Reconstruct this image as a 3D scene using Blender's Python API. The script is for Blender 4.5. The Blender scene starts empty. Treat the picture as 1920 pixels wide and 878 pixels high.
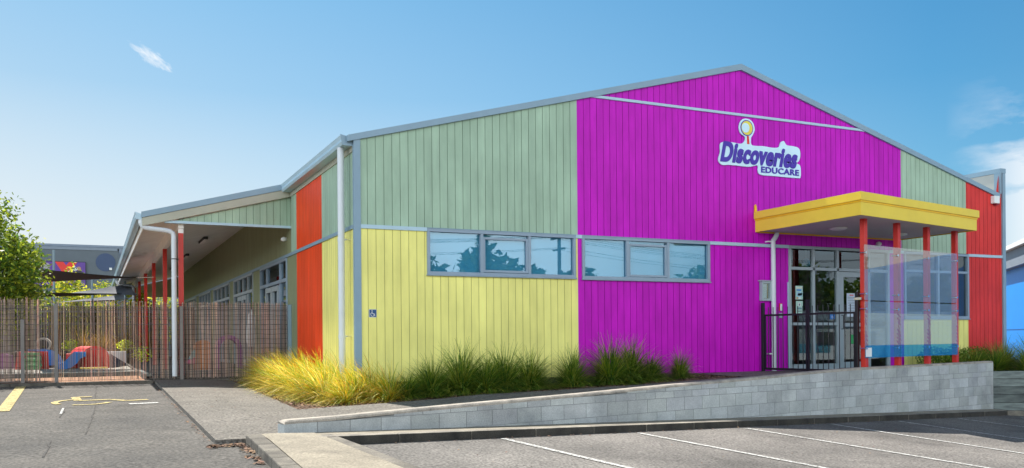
import bpy, bmesh, math, random
from math import radians as R, sin, cos, pi
from mathutils import Vector, Matrix, noise
from mathutils.geometry import tessellate_polygon
random.seed(7)
SC = bpy.context.scene
COL = SC.collection

# ------------------------------------------------------------------ camera
YAW, ROLL, FPX = R(25.338), R(-0.468), 1660.9
CAM = Vector((-4.006, -14.564, 1.6))
fw = Vector((sin(YAW), cos(YAW), 0)); rt = Vector((cos(YAW), -sin(YAW), 0)); up = Vector((0, 0, 1))
r_ = rt*cos(ROLL) + up*sin(ROLL); u_ = -rt*sin(ROLL) + up*cos(ROLL)
cd = bpy.data.cameras.new('camera'); cam = bpy.data.objects.new('camera', cd); COL.objects.link(cam)
cd.sensor_width = 36; cd.sensor_fit = 'HORIZONTAL'; cd.lens = FPX/1920*36
cd.shift_y = (634.7-439)/1920; cd.clip_start = .1; cd.clip_end = 3000
M = Matrix((r_, u_, -fw)).transposed().to_4x4(); M.translation = CAM; cam.matrix_world = M
SC.camera = cam

# ------------------------------------------------------------------ world and sun
SUN = Vector((-.07, .64, 1.0)).normalized()
w = bpy.data.worlds.new('World'); SC.world = w; w.use_nodes = True
nt = w.node_tree; nt.nodes.clear()
def N(t, **k):
    n = nt.nodes.new(t)
    for a, b in k.items(): setattr(n, a, b)
    return n
out = N('ShaderNodeOutputWorld'); bg = N('ShaderNodeBackground'); sky = N('ShaderNodeTexSky')
sky.sky_type = 'NISHITA'; sky.sun_disc = False
sky.sun_elevation = math.asin(SUN.z); sky.sun_rotation = math.atan2(SUN.x, SUN.y)
sky.air_density = 1.0; sky.dust_density = 1.3; sky.ozone_density = 2.2; sky.altitude = 50
bg.inputs[1].default_value = .15
# clouds: a wisp high on the left and a white bank low on the right
tc = N('ShaderNodeTexCoord')
def vm(op, a, b=None):
    n = N('ShaderNodeVectorMath', operation=op)
    for i, x in enumerate((a, b)):
        if x is None: continue
        if isinstance(x, (tuple, Vector)): n.inputs[i].default_value = tuple(x)
        else: nt.links.new(x, n.inputs[i])
    return n
def mt(op, *a, clamp=False):
    n = N('ShaderNodeMath', operation=op); n.use_clamp = clamp
    for i, x in enumerate(a):
        if isinstance(x, (int, float)): n.inputs[i].default_value = x
        else: nt.links.new(x, n.inputs[i])
    return n.outputs[0]
dirv = tc.outputs['Generated']
C1 = Vector((.063, 1.0766, .3204)).normalized()
A1 = (Vector((.0819, 1.0676, .3058)) - Vector((.0468, 1.0843, .3344))).normalized()
B1 = C1.cross(A1).normalized()
da = vm('DOT_PRODUCT', dirv, A1).outputs['Value']; a0 = A1.dot(C1)
db = vm('DOT_PRODUCT', dirv, B1).outputs['Value']; dc = vm('DOT_PRODUCT', dirv, C1).outputs['Value']
aa = mt('SUBTRACT', da, a0)
ea = mt('MULTIPLY', aa, 1/.023); eb = mt('MULTIPLY', db, 1/.0085)
rr = mt('ADD', mt('MULTIPLY', ea, ea), mt('MULTIPLY', eb, eb))
cx = N('ShaderNodeCombineXYZ'); nt.links.new(mt('MULTIPLY', aa, 60), cx.inputs[0]); nt.links.new(mt('MULTIPLY', db, 170), cx.inputs[1])
nz = N('ShaderNodeTexNoise'); nz.inputs['Scale'].default_value = 1.6; nz.inputs['Detail'].default_value = 8; nz.inputs['Roughness'].default_value = .65
nz.inputs['Distortion'].default_value = .6
nt.links.new(cx.outputs[0], nz.inputs['Vector'])
wisp = mt('MULTIPLY', mt('SUBTRACT', mt('ADD', mt('MULTIPLY', nz.outputs['Fac'], 2.6), -.55), rr), .9, clamp=True)
wisp = mt('MULTIPLY', wisp, mt('GREATER_THAN', dc, 0))
wisp = mt('MULTIPLY', wisp, .8)
sx = N('ShaderNodeSeparateXYZ'); nt.links.new(dirv, sx.inputs[0])
az = mt('ARCTAN2', sx.outputs[0], sx.outputs[1])
mp = N('ShaderNodeMapping'); mp.inputs['Scale'].default_value = (6, 6, 17); nt.links.new(dirv, mp.inputs['Vector'])
n2 = N('ShaderNodeTexNoise'); n2.inputs['Scale'].default_value = 1.3; n2.inputs['Detail'].default_value = 8; n2.inputs['Roughness'].default_value = .55
nt.links.new(mp.outputs[0], n2.inputs['Vector'])
bandlow = mt('MULTIPLY', mt('SUBTRACT', .175, sx.outputs[2]), 9)
azf = mt('MULTIPLY', mt('SUBTRACT', az, R(51.5)), 12, clamp=True)
azf2 = mt('MULTIPLY', mt('SUBTRACT', R(150), az), 3, clamp=True)
bank = mt('ADD', mt('MULTIPLY', mt('SUBTRACT', n2.outputs['Fac'], .46), 7), bandlow, clamp=True)
bank = mt('MULTIPLY', mt('MULTIPLY', bank, azf), azf2)
bank = mt('MULTIPLY', bank, mt('MULTIPLY', mt('SUBTRACT', .26, sx.outputs[2]), 12, clamp=True))
bank = mt('MULTIPLY', bank, .9)
fac = mt('MAXIMUM', wisp, bank)
tint = N('ShaderNodeMixRGB', blend_type='MULTIPLY'); tint.inputs[0].default_value = 1
nt.links.new(sky.outputs[0], tint.inputs[1]); tint.inputs[2].default_value = (.085, .375, .485, 1)
zz_ = mt('MAXIMUM', sx.outputs[2], 0.0)
hz = mt('POWER', mt('SUBTRACT', 1.0, mt('MULTIPLY', zz_, 1.75), clamp=True), 1.15)
azl = mt('SUBTRACT', 1.0, mt('MULTIPLY', mt('ABSOLUTE', mt('ADD', az, .1)), .85), clamp=True)
hz = mt('MULTIPLY', hz, mt('MAXIMUM', azl, .16))
mh = N('ShaderNodeMixRGB'); zen = mt('SUBTRACT', 1.0, mt('MULTIPLY', mt('MULTIPLY', mt('SUBTRACT', zz_, .42), 2.4, clamp=True), .6))
zs_ = vm('SCALE', tint.outputs[0]); nt.links.new(zen, zs_.inputs['Scale'])
nt.links.new(hz, mh.inputs[0]); nt.links.new(zs_.outputs[0], mh.inputs[1]); mh.inputs[2].default_value = (3.15, 3.35, 3.4, 1)
hz2 = mt('MULTIPLY', mt('MULTIPLY', mt('SUBTRACT', .26, zz_), 5.5, clamp=True), mt('MULTIPLY', azl, .75))
mh2 = N('ShaderNodeMixRGB'); nt.links.new(hz2, mh2.inputs[0]); nt.links.new(mh.outputs[0], mh2.inputs[1]); mh2.inputs[2].default_value = (3.45, 3.6, 3.75, 1)
# bright fill added low in the sky behind the camera to lift shaded walls
yb = mt('MULTIPLY', mt('SUBTRACT', vm('DOT_PRODUCT', dirv, (-.56, -.83, 0)).outputs['Value'], .05), 2.2, clamp=True)
zb_ = mt('SUBTRACT', 1.0, mt('MULTIPLY', mt('SUBTRACT', zz_, .24), 2.4, clamp=True), clamp=True)
n4 = N('ShaderNodeTexNoise'); n4.inputs['Scale'].default_value = 2.2; n4.inputs['Detail'].default_value = 6; nt.links.new(dirv, n4.inputs['Vector'])
cb = mt('MULTIPLY', mt('MULTIPLY', yb, zb_), mt('ADD', mt('MULTIPLY', n4.outputs['Fac'], 1.6), .2, clamp=True))
mb_ = N('ShaderNodeMixRGB'); nt.links.new(cb, mb_.inputs[0]); nt.links.new(mh2.outputs[0], mb_.inputs[1]); mb_.inputs[2].default_value = (12.4, 13.4, 13.9, 1)
mx = N('ShaderNodeMixRGB'); nt.links.new(fac, mx.inputs[0]); nt.links.new(mb_.outputs[0], mx.inputs[1])
mx.inputs[2].default_value = (4.0, 4.1, 4.2, 1)
nt.links.new(mx.outputs[0], bg.inputs[0]); nt.links.new(bg.outputs[0], out.inputs[0])

sl = bpy.data.lights.new('sun', 'SUN'); so = bpy.data.objects.new('sun', sl); COL.objects.link(so)
sl.energy = 5.0; sl.angle = R(.5); sl.color = (1, .94, .85)
so.rotation_euler = (-SUN).to_track_quat('-Z', 'Y').to_euler(); so.location = (0, 0, 40)
SC.view_settings.view_transform = 'Standard'; SC.view_settings.look = 'None'
SC.view_settings.exposure = 0.75; SC.view_settings.gamma = 1
SC.cycles.max_bounces = 7; SC.cycles.transparent_max_bounces = 14
SC.cycles.glossy_bounces = 3; SC.cycles.transmission_bounces = 4; SC.cycles.diffuse_bounces = 3
try: SC.cycles.use_denoising = True
except Exception: pass

# ------------------------------------------------------------------ materials
def mat(name, col, rough=.7, var=.12, scale=3, bump=0, bscale=60, metal=0, spec=.4, attr=False, trans=0, streak=0, col2=None, fine=0, fscale=300, wear=0, blot=0):
    m = bpy.data.materials.new(name); m.use_nodes = True
    t = m.node_tree; b = t.nodes['Principled BSDF']; L = t.links
    b.inputs['Roughness'].default_value = rough; b.inputs['Metallic'].default_value = metal
    b.inputs['Specular IOR Level'].default_value = spec
    c = t.nodes.new('ShaderNodeTexCoord')
    n = t.nodes.new('ShaderNodeTexNoise'); n.inputs['Scale'].default_value = scale; n.inputs['Detail'].default_value = 8; n.inputs['Roughness'].default_value = .6
    src = c.outputs['Object']
    if streak:
        mp = t.nodes.new('ShaderNodeMapping'); mp.inputs['Scale'].default_value = (streak, streak, 1) if streak > 0 else (1, 1, -streak)
        L.new(src, mp.inputs[0]); L.new(mp.outputs[0], n.inputs['Vector'])
    else: L.new(src, n.inputs['Vector'])
    r = t.nodes.new('ShaderNodeValToRGB'); r.color_ramp.elements[0].position = .3; r.color_ramp.elements[1].position = .7
    lo = tuple(x*(1-var) for x in col) if col2 is None else col2
    r.color_ramp.elements[0].color = (*lo, 1); r.color_ramp.elements[1].color = (*[min(1, x*(1+var)) for x in col], 1)
    L.new(n.outputs['Fac'], r.inputs[0]); last = r.outputs[0]
    if fine:
        nf = t.nodes.new('ShaderNodeTexNoise'); nf.inputs['Scale'].default_value = fscale; nf.inputs['Detail'].default_value = 3
        L.new(src, nf.inputs['Vector'])
        rf = t.nodes.new('ShaderNodeMapRange'); rf.inputs[1].default_value = .3; rf.inputs[2].default_value = .7
        rf.inputs[3].default_value = 1-fine; rf.inputs[4].default_value = 1+fine
        L.new(nf.outputs['Fac'], rf.inputs[0])
        k = t.nodes.new('ShaderNodeMixRGB'); k.blend_type = 'MULTIPLY'; k.inputs[0].default_value = 1
        L.new(last, k.inputs[1]); L.new(rf.outputs[0], k.inputs[2]); last = k.outputs[0]
    if attr:
        a = t.nodes.new('ShaderNodeVertexColor'); a.layer_name = 'Col'
        k = t.nodes.new('ShaderNodeMixRGB'); k.blend_type = 'MULTIPLY'; k.inputs[0].default_value = 1
        L.new(last, k.inputs[1]); L.new(a.outputs[0], k.inputs[2]); last = k.outputs[0]
    if blot:
        nb = t.nodes.new('ShaderNodeTexNoise'); nb.inputs['Scale'].default_value = .8; nb.inputs['Detail'].default_value = 4; nb.inputs['Distortion'].default_value = .8
        L.new(src, nb.inputs['Vector']); rb_ = t.nodes.new('ShaderNodeMapRange'); rb_.inputs[1].default_value = .52; rb_.inputs[2].default_value = .68
        rb_.inputs[3].default_value = 1; rb_.inputs[4].default_value = 1-blot; L.new(nb.outputs['Fac'], rb_.inputs[0])
        k = t.nodes.new('ShaderNodeMixRGB'); k.blend_type = 'MULTIPLY'; k.inputs[0].default_value = 1
        L.new(last, k.inputs[1]); L.new(rb_.outputs[0], k.inputs[2]); last = k.outputs[0]
    if wear:
        nw = t.nodes.new('ShaderNodeTexNoise'); nw.inputs['Scale'].default_value = 22; nw.inputs['Detail'].default_value = 6; nw.inputs['Roughness'].default_value = .75
        L.new(src, nw.inputs['Vector']); rw = t.nodes.new('ShaderNodeMapRange'); rw.inputs[1].default_value = wear-.03; rw.inputs[2].default_value = wear+.05
        L.new(nw.outputs['Fac'], rw.inputs[0]); L.new(rw.outputs[0], b.inputs['Alpha'])
    L.new(last, b.inputs['Base Color'])
    if bump:
        n3 = t.nodes.new('ShaderNodeTexNoise'); n3.inputs['Scale'].default_value = bscale; n3.inputs['Detail'].default_value = 5
        L.new(src, n3.inputs['Vector'])
        bp = t.nodes.new('ShaderNodeBump'); bp.inputs['Strength'].default_value = bump; bp.inputs['Distance'].default_value = .01
        L.new(n3.outputs['Fac'], bp.inputs['Height']); L.new(bp.outputs[0], b.inputs['Normal'])
    if trans:
        tr = t.nodes.new('ShaderNodeBsdfTranslucent'); L.new(last, tr.inputs[0])
        ms = t.nodes.new('ShaderNodeMixShader'); ms.inputs[0].default_value = trans
        o = t.nodes['Material Output']; L.new(b.outputs[0], ms.inputs[1]); L.new(tr.outputs[0], ms.inputs[2]); L.new(ms.outputs[0], o.inputs[0])
    return m
def glass(name, tint=(.75, .8, .8), ior=1.6, rough=0.0, milk=0, milkcol=(.8, .85, .9), refl=1.0):
    m = bpy.data.materials.new(name); m.use_nodes = True; t = m.node_tree; t.nodes.clear(); L = t.links
    o = t.nodes.new('ShaderNodeOutputMaterial'); tr = t.nodes.new('ShaderNodeBsdfTransparent'); tr.inputs[0].default_value = (*tint, 1)
    g = t.nodes.new('ShaderNodeBsdfGlossy'); g.inputs['Roughness'].default_value = rough; g.inputs[0].default_value = (*refl, 1) if isinstance(refl, tuple) else (refl, refl, refl, 1)
    f = t.nodes.new('ShaderNodeFresnel'); f.inputs['IOR'].default_value = ior
    a = tr.outputs[0]
    if milk:
        d = t.nodes.new('ShaderNodeBsdfDiffuse'); d.inputs[0].default_value = (*milkcol, 1)
        x = t.nodes.new('ShaderNodeMixShader'); x.inputs[0].default_value = milk; L.new(a, x.inputs[1]); L.new(d.outputs[0], x.inputs[2]); a = x.outputs[0]
    ge = t.nodes.new('ShaderNodeNewGeometry'); iv = t.nodes.new('ShaderNodeMath'); iv.operation = 'SUBTRACT'; iv.inputs[0].default_value = 1; L.new(ge.outputs['Backfacing'], iv.inputs[1])
    mu = t.nodes.new('ShaderNodeMath'); mu.operation = 'MULTIPLY'; L.new(f.outputs[0], mu.inputs[0]); L.new(iv.outputs[0], mu.inputs[1])
    s = t.nodes.new('ShaderNodeMixShader'); L.new(mu.outputs[0], s.inputs[0]); L.new(a, s.inputs[1]); L.new(g.outputs[0], s.inputs[2])
    L.new(s.outputs[0], o.inputs[0]); return m

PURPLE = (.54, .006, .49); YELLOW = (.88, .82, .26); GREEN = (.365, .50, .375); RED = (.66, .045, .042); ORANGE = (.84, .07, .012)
m_purple = mat('purple_boards', PURPLE, .42, .15, 1.2, .15, 40, streak=5, fine=.09, fscale=.9, spec=.18, attr=True)
m_yellow = mat('yellow_boards', YELLOW, .5, .08, 1.2, .15, 40, streak=5, fine=.09, fscale=.9, spec=.18, attr=True)
m_green = mat('green_boards', GREEN, .55, .13, 1.0, .15, 40, streak=5, fine=.09, fscale=.9, spec=.18, attr=True)
m_red = mat('red_boards', RED, .5, .14, 1.5, .15, 40, streak=4, fine=.09, fscale=.9, spec=.18, attr=True)
m_orange = mat('orange_boards', ORANGE, .5, .08, 1.5, .15, 40, streak=4, fine=.09, fscale=.9, spec=.18, attr=True)
m_steel = mat('blue_grey_flashing', (.22, .33, .42), .45, .06, 2, spec=.5)
m_alu = mat('blue_grey_window_frame', (.26, .34, .43), .4, .05, 3)
m_alul = mat('pale_grey_door_frame', (.36, .42, .46), .4, .05, 3)
m_rail = mat('pale_blue_rail', (.42, .58, .68), .4, .05, 3)
m_pvc = mat('white_pvc', (.62, .66, .70), .35, .04, 3)
m_soff = mat('grey_soffit', (.58, .56, .56), .7, .05, 1)
m_soffw = mat('white_soffit', (.84, .82, .79), .7, .06, 2)
m_beige = mat('beige_fascia', (.42, .42, .34), .6, .06, 2)
m_green_shade = mat('shaded_green_boards', (.24, .27, .15), .55, .12, 1, streak=5, attr=True)  # same green as the outer walls, verandah shade put into the colour
m_canopy = mat('yellow_fascia', (.86, .64, .06), .4, .05, 2)
m_canopy2 = mat('yellow_trim', (.85, .50, .01), .4, .05, 2)
m_post = mat('red_post', (.58, .03, .018), .4, .06, 2)
m_white = mat('white_paint', (.74, .75, .74), .6, .05, 2)
m_black = mat('black_metal', (.008, .009, .012), .35, .1, 5)
m_chrome = mat('steel_fixing', (.7, .7, .7), .2, .03, 5, metal=1)
m_roof = mat('roofing', (.34, .38, .40), .45, .06, 2)
m_dark = mat('foundation', (.05, .05, .055), .9, .3, 6, .3)
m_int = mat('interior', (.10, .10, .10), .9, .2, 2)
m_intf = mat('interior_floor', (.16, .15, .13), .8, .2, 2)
m_blind = mat('window_blind', (.34, .48, .54), .9, .05, 2)  # reflected sky blue put into the blind colour
m_asph = mat('asphalt', (.175, .163, .150), .9, .20, .55, .8, 60, attr=False, col2=(.10, .094, .088), fine=.6, fscale=36, blot=.22)
m_asph2 = mat('older_asphalt', (.105, .096, .086), .9, .20, .8, .9, 45, attr=False, col2=(.066, .062, .058), fine=.6, fscale=30, blot=.25)
m_path = mat('exposed_aggregate', (.165, .150, .132), .9, .12, 1.5, .8, 45, col2=(.115, .105, .092), fine=.7, fscale=34)
m_conc = mat('island_concrete', (.30, .265, .205), .9, .14, 2.5, .5, 60, col2=(.215, .19, .15), fine=.3, fscale=45, blot=.15)
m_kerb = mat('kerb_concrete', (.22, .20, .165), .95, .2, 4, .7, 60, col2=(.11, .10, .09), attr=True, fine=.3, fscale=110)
m_block = mat('concrete_block', (.50, .52, .51), .9, .10, 2.2, .5, 70, col2=(.36, .38, .385), attr=True, fine=.14, fscale=70, blot=.22)
m_cap = mat('wall_cap', (.44, .39, .33), .9, .15, 5, .6, 60, col2=(.22, .205, .185), fine=.2, fscale=90)
m_mort = mat('mortar', (.25, .26, .26), .95, .1, 8)
m_bark = mat('bark_mulch', (.13, .075, .045), .95, .5, 28, .9, 50, col2=(.035, .022, .016), fine=.4, fscale=60)
m_chip = mat('leaf_litter', (.13, .085, .06), .9, .3, 8, attr=True)
m_lineY = mat('yellow_line', (.52, .42, .17), .8, .12, 12, col2=(.36, .29, .13), fine=.15, fscale=80, wear=.42)
m_lineW = mat('white_line', (.66, .66, .64), .8, .12, 30, col2=(.26, .26, .25), fine=.2, fscale=80, wear=.44)
m_crack = mat('asphalt_crack', (.075, .07, .066), .95, .3, 10)
m_timber = mat('weathered_timber', (.17, .20, .19), .9, .2, 3, .6, 30, streak=-6, col2=(.08, .095, .095), attr=True)
m_grassY = mat('golden_grass', (.86, .70, .07), .5, .15, 3, attr=True, trans=.42)
m_grassG = mat('green_grass', (.16, .24, .028), .5, .2, 3, attr=True, trans=.35)
m_leaf = mat('tree_leaf', (.15, .22, .035), .45, .25, 2, attr=True, trans=.45)
m_leafY = mat('sunlit_leaf', (.58, .55, .05), .5, .2, 2, attr=True, trans=.5)
m_leafO = mat('orange_foliage', (.45, .28, .08), .6, .2, 2, attr=True, trans=.4)
m_bark2 = mat('tree_bark', (.10, .075, .05), .9, .3, 12, .6)
m_reed = mat('dry_reed', (.60, .47, .38), .85, .2, 2, attr=True, trans=.5)
m_brush = mat('dark_brush', (.14, .10, .075), .9, .3, 3, attr=True, trans=.1)
m_galv = mat('galvanised_post', (.19, .175, .165), .6, .15, 5)
m_glassW = glass('window_glass', (.60, .84, .92), 2.15, refl=(.66, .86, .98))
m_glassD = glass('door_glass', (.70, .74, .72), 2.0, refl=(.80, .92, 1.0))
m_glassS = glass('screen_glass', (.86, .91, .92), 1.95, milk=.08, milkcol=(.90, .97, .88))
m_film = glass('blue_film', (.50, .85, .97), 1.4, milk=.08, milkcol=(.06, .50, .85))
m_sail = mat('black_sail', (.012, .012, .014), .8, .1, 2)
m_sailg = mat('grey_sail', (.22, .23, .26), .8, .1, 2, trans=.3)
def flat(name, c, r=.5): return mat(name, c, r, .05, 3)
m_tred = flat('red_foam', (.75, .04, .03)); m_tblue = flat('blue_foam', (.03, .20, .60)); m_tgreen = flat('green_foam', (.04, .38, .12))
m_tpurp = flat('purple_foam', (.30, .07, .30)); m_tyel = flat('yellow_plastic', (.80, .55, .03)); m_tpink = flat('pink_plastic', (.65, .05, .25))
m_torange = flat('orange_plastic', (.65, .20, .04)); m_navy = flat('navy_print', (.065, .028, .38)); m_signw = flat('sign_white', (.62, .84, .95))
m_signb = flat('sign_blue', (.02, .08, .22)); m_wht = flat('plain_white', (.78, .80, .80)); m_grey = flat('grey_cladding', (.115, .14, .165), .6)
m_grey2 = flat('pale_grey_cladding', (.22, .26, .32), .6); m_bluew = flat('blue_wall', (.0, .27, .85), .45); m_bluec = flat('dark_blue_disc', (.06, .09, .17), .7)

# ------------------------------------------------------------------ mesh building
class MB:
    def __init__(s): s.v = []; s.f = []; s.c = []
    def poly(s, pts, c=1.0):
        i = len(s.v); s.v += [tuple(p) for p in pts]; s.f.append(tuple(range(i, i+len(pts)))); s.c.append(c)
    def faces(s, pts, fs, c=1.0):
        i = len(s.v); s.v += [tuple(p) for p in pts]
        for f in fs: s.f.append(tuple(i+k for k in f)); s.c.append(c)
    def hexa(s, b, t, c=1.0):   # four bottom and four top points, counter-clockwise from above
        s.faces(list(b)+list(t), [(3,2,1,0),(4,5,6,7),(0,1,5,4),(1,2,6,5),(2,3,7,6),(3,0,4,7)], c)
    def box(s, x0, x1, y0, y1, z0, z1, c=1.0):
        s.hexa([(x0,y0,z0),(x1,y0,z0),(x1,y1,z0),(x0,y1,z0)], [(x0,y0,z1),(x1,y0,z1),(x1,y1,z1),(x0,y1,z1)], c)
    def obox(s, o, ax, ay, az, c=1.0):
        o = Vector(o); ax = Vector(ax); ay = Vector(ay); az = Vector(az)
        b = [o, o+ax, o+ax+ay, o+ay]; s.hexa(b, [p+az for p in b], c)
    def prism(s, pts, ext, c=1.0):
        pts = [Vector(p) for p in pts]; e = Vector(ext); n = len(pts); i = len(s.v)
        s.v += [tuple(p) for p in pts] + [tuple(p+e) for p in pts]
        for t in tessellate_polygon([pts]):
            s.f.append(tuple(i+k for k in t)); s.c.append(c); s.f.append(tuple(i+n+k for k in reversed(t))); s.c.append(c)
        for k in range(n):
            k2 = (k+1) % n; s.f.append((i+k, i+k2, i+n+k2, i+n+k)); s.c.append(c)
    def tube(s, path, rad, seg=10, c=1.0, cap=True):
        P = [Vector(p) for p in path]; rs = rad if isinstance(rad, (list, tuple)) else [rad]*len(P)
        i = len(s.v); prev = None
        for k, p in enumerate(P):
            d = (P[min(k+1, len(P)-1)] - P[max(k-1, 0)]).normalized()
            if prev is None: a = d.orthogonal().normalized()
            else: a = (prev - d*prev.dot(d)).normalized()
            prev = a; b = d.cross(a)
            for q in range(seg):
                an = 2*pi*q/seg; s.v.append(tuple(p + (a*cos(an)+b*sin(an))*rs[k]))
        for k in range(len(P)-1):
            for q in range(seg):
                q2 = (q+1) % seg; s.f.append((i+k*seg+q, i+k*seg+q2, i+(k+1)*seg+q2, i+(k+1)*seg+q)); s.c.append(c)
        if cap:
            s.f.append(tuple(i+q for q in reversed(range(seg)))); s.c.append(c)
            s.f.append(tuple(i+(len(P)-1)*seg+q for q in range(seg))); s.c.append(c)
    def build(s, name, m, parent=None, bevel=0, smooth=False, **tags):
        me = bpy.data.meshes.new(name); me.from_pydata(s.v, [], s.f); me.update()
        if m: me.materials.append(m)
        ca = me.color_attributes.new('Col', 'FLOAT_COLOR', 'CORNER')
        buf = []
        for p, c in zip(me.polygons, s.c):
            cc = (c, c, c, 1) if isinstance(c, (int, float)) else (*c, 1)
            buf.extend(cc*p.loop_total)
        ca.data.foreach_set('color', buf)
        if smooth: me.polygons.foreach_set('use_smooth', [True]*len(me.polygons))
        o = bpy.data.objects.new(name, me); COL.objects.link(o)
        if parent: o.parent = parent
        if bevel:
            b = o.modifiers.new('b', 'BEVEL'); b.width = bevel; b.segments = 2; b.limit_method = 'ANGLE'; b.angle_limit = R(50)
        for k, x in tags.items():
            o[k] = x
        return o
def thing(name, label, cat, loc=(0,0,0), group=None):
    o = bpy.data.objects.new(name, None); COL.objects.link(o); o.location = loc; o.empty_display_size = .2
    o['label'] = label; o['category'] = cat
    if group: o['group'] = group
    return o
def tag(o, label, cat, group=None):
    o['label'] = label; o['category'] = cat
    if group: o['group'] = group
    return o
def struct(o): o['kind'] = 'structure'; return o
def lbl(o, s): o['label'] = s; return o
def copy_tree(o, parent=None):
    c = o.copy(); COL.objects.link(c); c.parent = parent
    for ch in list(o.children): copy_tree(ch, c)
    return c
def lerp(a, b, t): return a+(b-a)*t
def table(T, x):
    if x <= T[0][0]: return T[0][1]
    for (a, b), (c, d) in zip(T, T[1:]):
        if x <= c: return b+(d-b)*(x-a)/(c-a)
    return T[-1][1]

# ------------------------------------------------------------------ terrain heights
TH = R(11.5); SD = Vector((cos(TH), sin(TH), 0)); TD = Vector((-sin(TH), cos(TH), 0)); P0 = Vector((8.9, -2.52, 0))
def S(s, t, z=0): return P0 + SD*s + TD*t + Vector((0, 0, z))
def s_of_x(x, t=0): return (x - P0.x + sin(TH)*t)/cos(TH)
def zbase(x): return .505 - .0385*max(-2.2, min(x, 25))
def GA(x, y):
    t = (Vector((x, y, 0))-P0).dot(TD); t0 = -.52; zb = zbase(x) - .095
    return zb - .055*min(t0-t, 14) if t < t0 else zb + .023*min(t-t0, 11.3)
RAMP = [(-.6,.615),(.15,.64),(.93,.67),(1.56,.71),(2.9,.735),(4.6,.78),(5.6,.82),(7,.86),(8,.87),(20,.87)]
def ZP(x, y):
    a = GA(min(x, -1.3), y)+.055
    if x < -1.3: return a
    if x < -.6: return lerp(a, .615, (x+1.3)/.7)
    return table(RAMP, x)

def grid_coords(lo, hi, step, far):
    a = [lo + i*step for i in range(int(round((hi-lo)/step))+1)]
    d = step; x = lo; pre = []
    while x > -far: d *= 1.6; x -= d; pre.append(max(x, -far))
    d = step; x = hi; post = []
    while x < far: d *= 1.6; x += d; post.append(min(x, far))
    return pre[::-1] + a + post
m = MB(); xs = grid_coords(-14, 26, .25, 600); ys = grid_coords(-17, 9, .25, 600)
nx = len(xs)
for y in ys:
    for x in xs: m.v.append((x, y, GA(x, y)))
for j in range(len(ys)-1):
    for i in range(nx-1): m.f.append((j*nx+i, j*nx+i+1, (j+1)*nx+i+1, (j+1)*nx+i)); m.c.append(1)
# remove the part under the building: the floor slab covers it
go = struct(m.build('ground_asphalt', m_asph, smooth=True)); go.data.materials.append(m_asph2)
for p in go.data.polygons:
    if p.center.x < -2.45: p.material_index = 1

# footpath and ramp slab
m = MB()
def wallback_y(x, t=.1): return P0.y + (x-P0.x)*math.tan(TH) + t/cos(TH)
cols = [-2.85 + .1*i for i in range(170) if -2.85+.1*i < 13.9]
def lo_y(x): return -4.86 if x < -2.12 else wallback_y(x)
def hi_y(x): return 5.33 if x < -1.32 else (-1.6 if x < 6.9 else -.0)
cuts = sorted(set([round(c, 3) for c in cols] + [-2.121, -2.119, -1.321, -1.319, 6.899, 6.901]))
nr = 36; prev = None
for x in cuts:
    a, b = lo_y(x), hi_y(x); row = []
    for k in range(nr+1):
        y = lerp(a, b, k/nr); row.append(len(m.v)); m.v.append((x, y, ZP(x, y)))
    if prev:
        x0 = prev[1]
        if x-x0 > .003:
            for k in range(nr): m.f.append((prev[0][k], row[k], row[k+1], prev[0][k+1])); m.c.append(1)
    prev = (row, x)
for k in range(40):   # outer edges
    y0, y1 = lerp(-4.86, 5.33, k/40), lerp(-4.86, 5.33, (k+1)/40)
    m.poly([(-2.85,y0,ZP(-2.85,y0)),(-2.85,y1,ZP(-2.85,y1)),(-2.85,y1,.3),(-2.85,y0,.3)])
m.poly([(-2.85,-4.86,ZP(-2.85,-4.86)),(-2.85,-4.86,.3),(-2.12,-4.86,.3),(-2.12,-4.86,ZP(-2.12,-4.86))])
struct(m.build('footpath', m_path))

# planting bed soil
m = MB()
def soil(x, y): return ZP(x, y)-.02 + .03*noise.noise(Vector((x*4, y*4, 0)))
for (xa, xb, ya, yb) in ((-1.33, .02, -1.6, 5.36), (.02, 6.92, -1.61, .02)):
    n1 = int((xb-xa)/.1)+1; n2_ = int((yb-ya)/.1)+1; i0 = len(m.v)
    for j in range(n2_+1):
        for i in range(n1+1):
            x, y = lerp(xa, xb, i/n1), lerp(ya, yb, j/n2_); m.v.append((x, y, soil(x, y) if y < -.05 or x < .02 else soil(x, y)))
    for j in range(n2_):
        for i in range(n1): a = i0+j*(n1+1)+i; m.f.append((a, a+1, a+n1+2, a+n1+1)); m.c.append(1)
struct(m.build('planting_bed_soil', m_bark))

# traffic island
m = MB()
def IT(x, y): return GA(x, y)+.095
def isl_r(y): return lerp(-1.66, -1.22, (-4.95-y)/(8.2-4.95)) if y < -4.95 else -1.66
N_ = 60
for k in range(N_):
    y0, y1 = lerp(-4.845, -9.5, k/N_), lerp(-4.845, -9.5, (k+1)/N_)
    xs_ = lambda y: [-2.385, -2.25, -2.2, -2.0, isl_r(y)-.15]
    A, B = xs_(y0), xs_(y1)
    for i in range(4): m.poly([(A[i],y0,IT(A[i],y0)),(A[i+1],y0,IT(A[i+1],y0)),(B[i+1],y1,IT(B[i+1],y1)),(B[i],y1,IT(B[i],y1))][::-1])
struct(m.build('traffic_island_concrete', m_conc))
m = MB()
def stone(p, q, wv, zt0, zt1, h=.2, c=1):
    p = Vector(p); q = Vector(q); wv = Vector(wv)
    b = [p, q, q+wv, p+wv]; zt = [zt0, zt1, zt1, zt0]
    top = [Vector((v.x, v.y, z+.002)) for v, z in zip(b, zt)]; bot = [Vector((v.x, v.y, z-h)) for v, z in zip(b, zt)]
    m.hexa(bot, top, c)
y = -4.87
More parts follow.
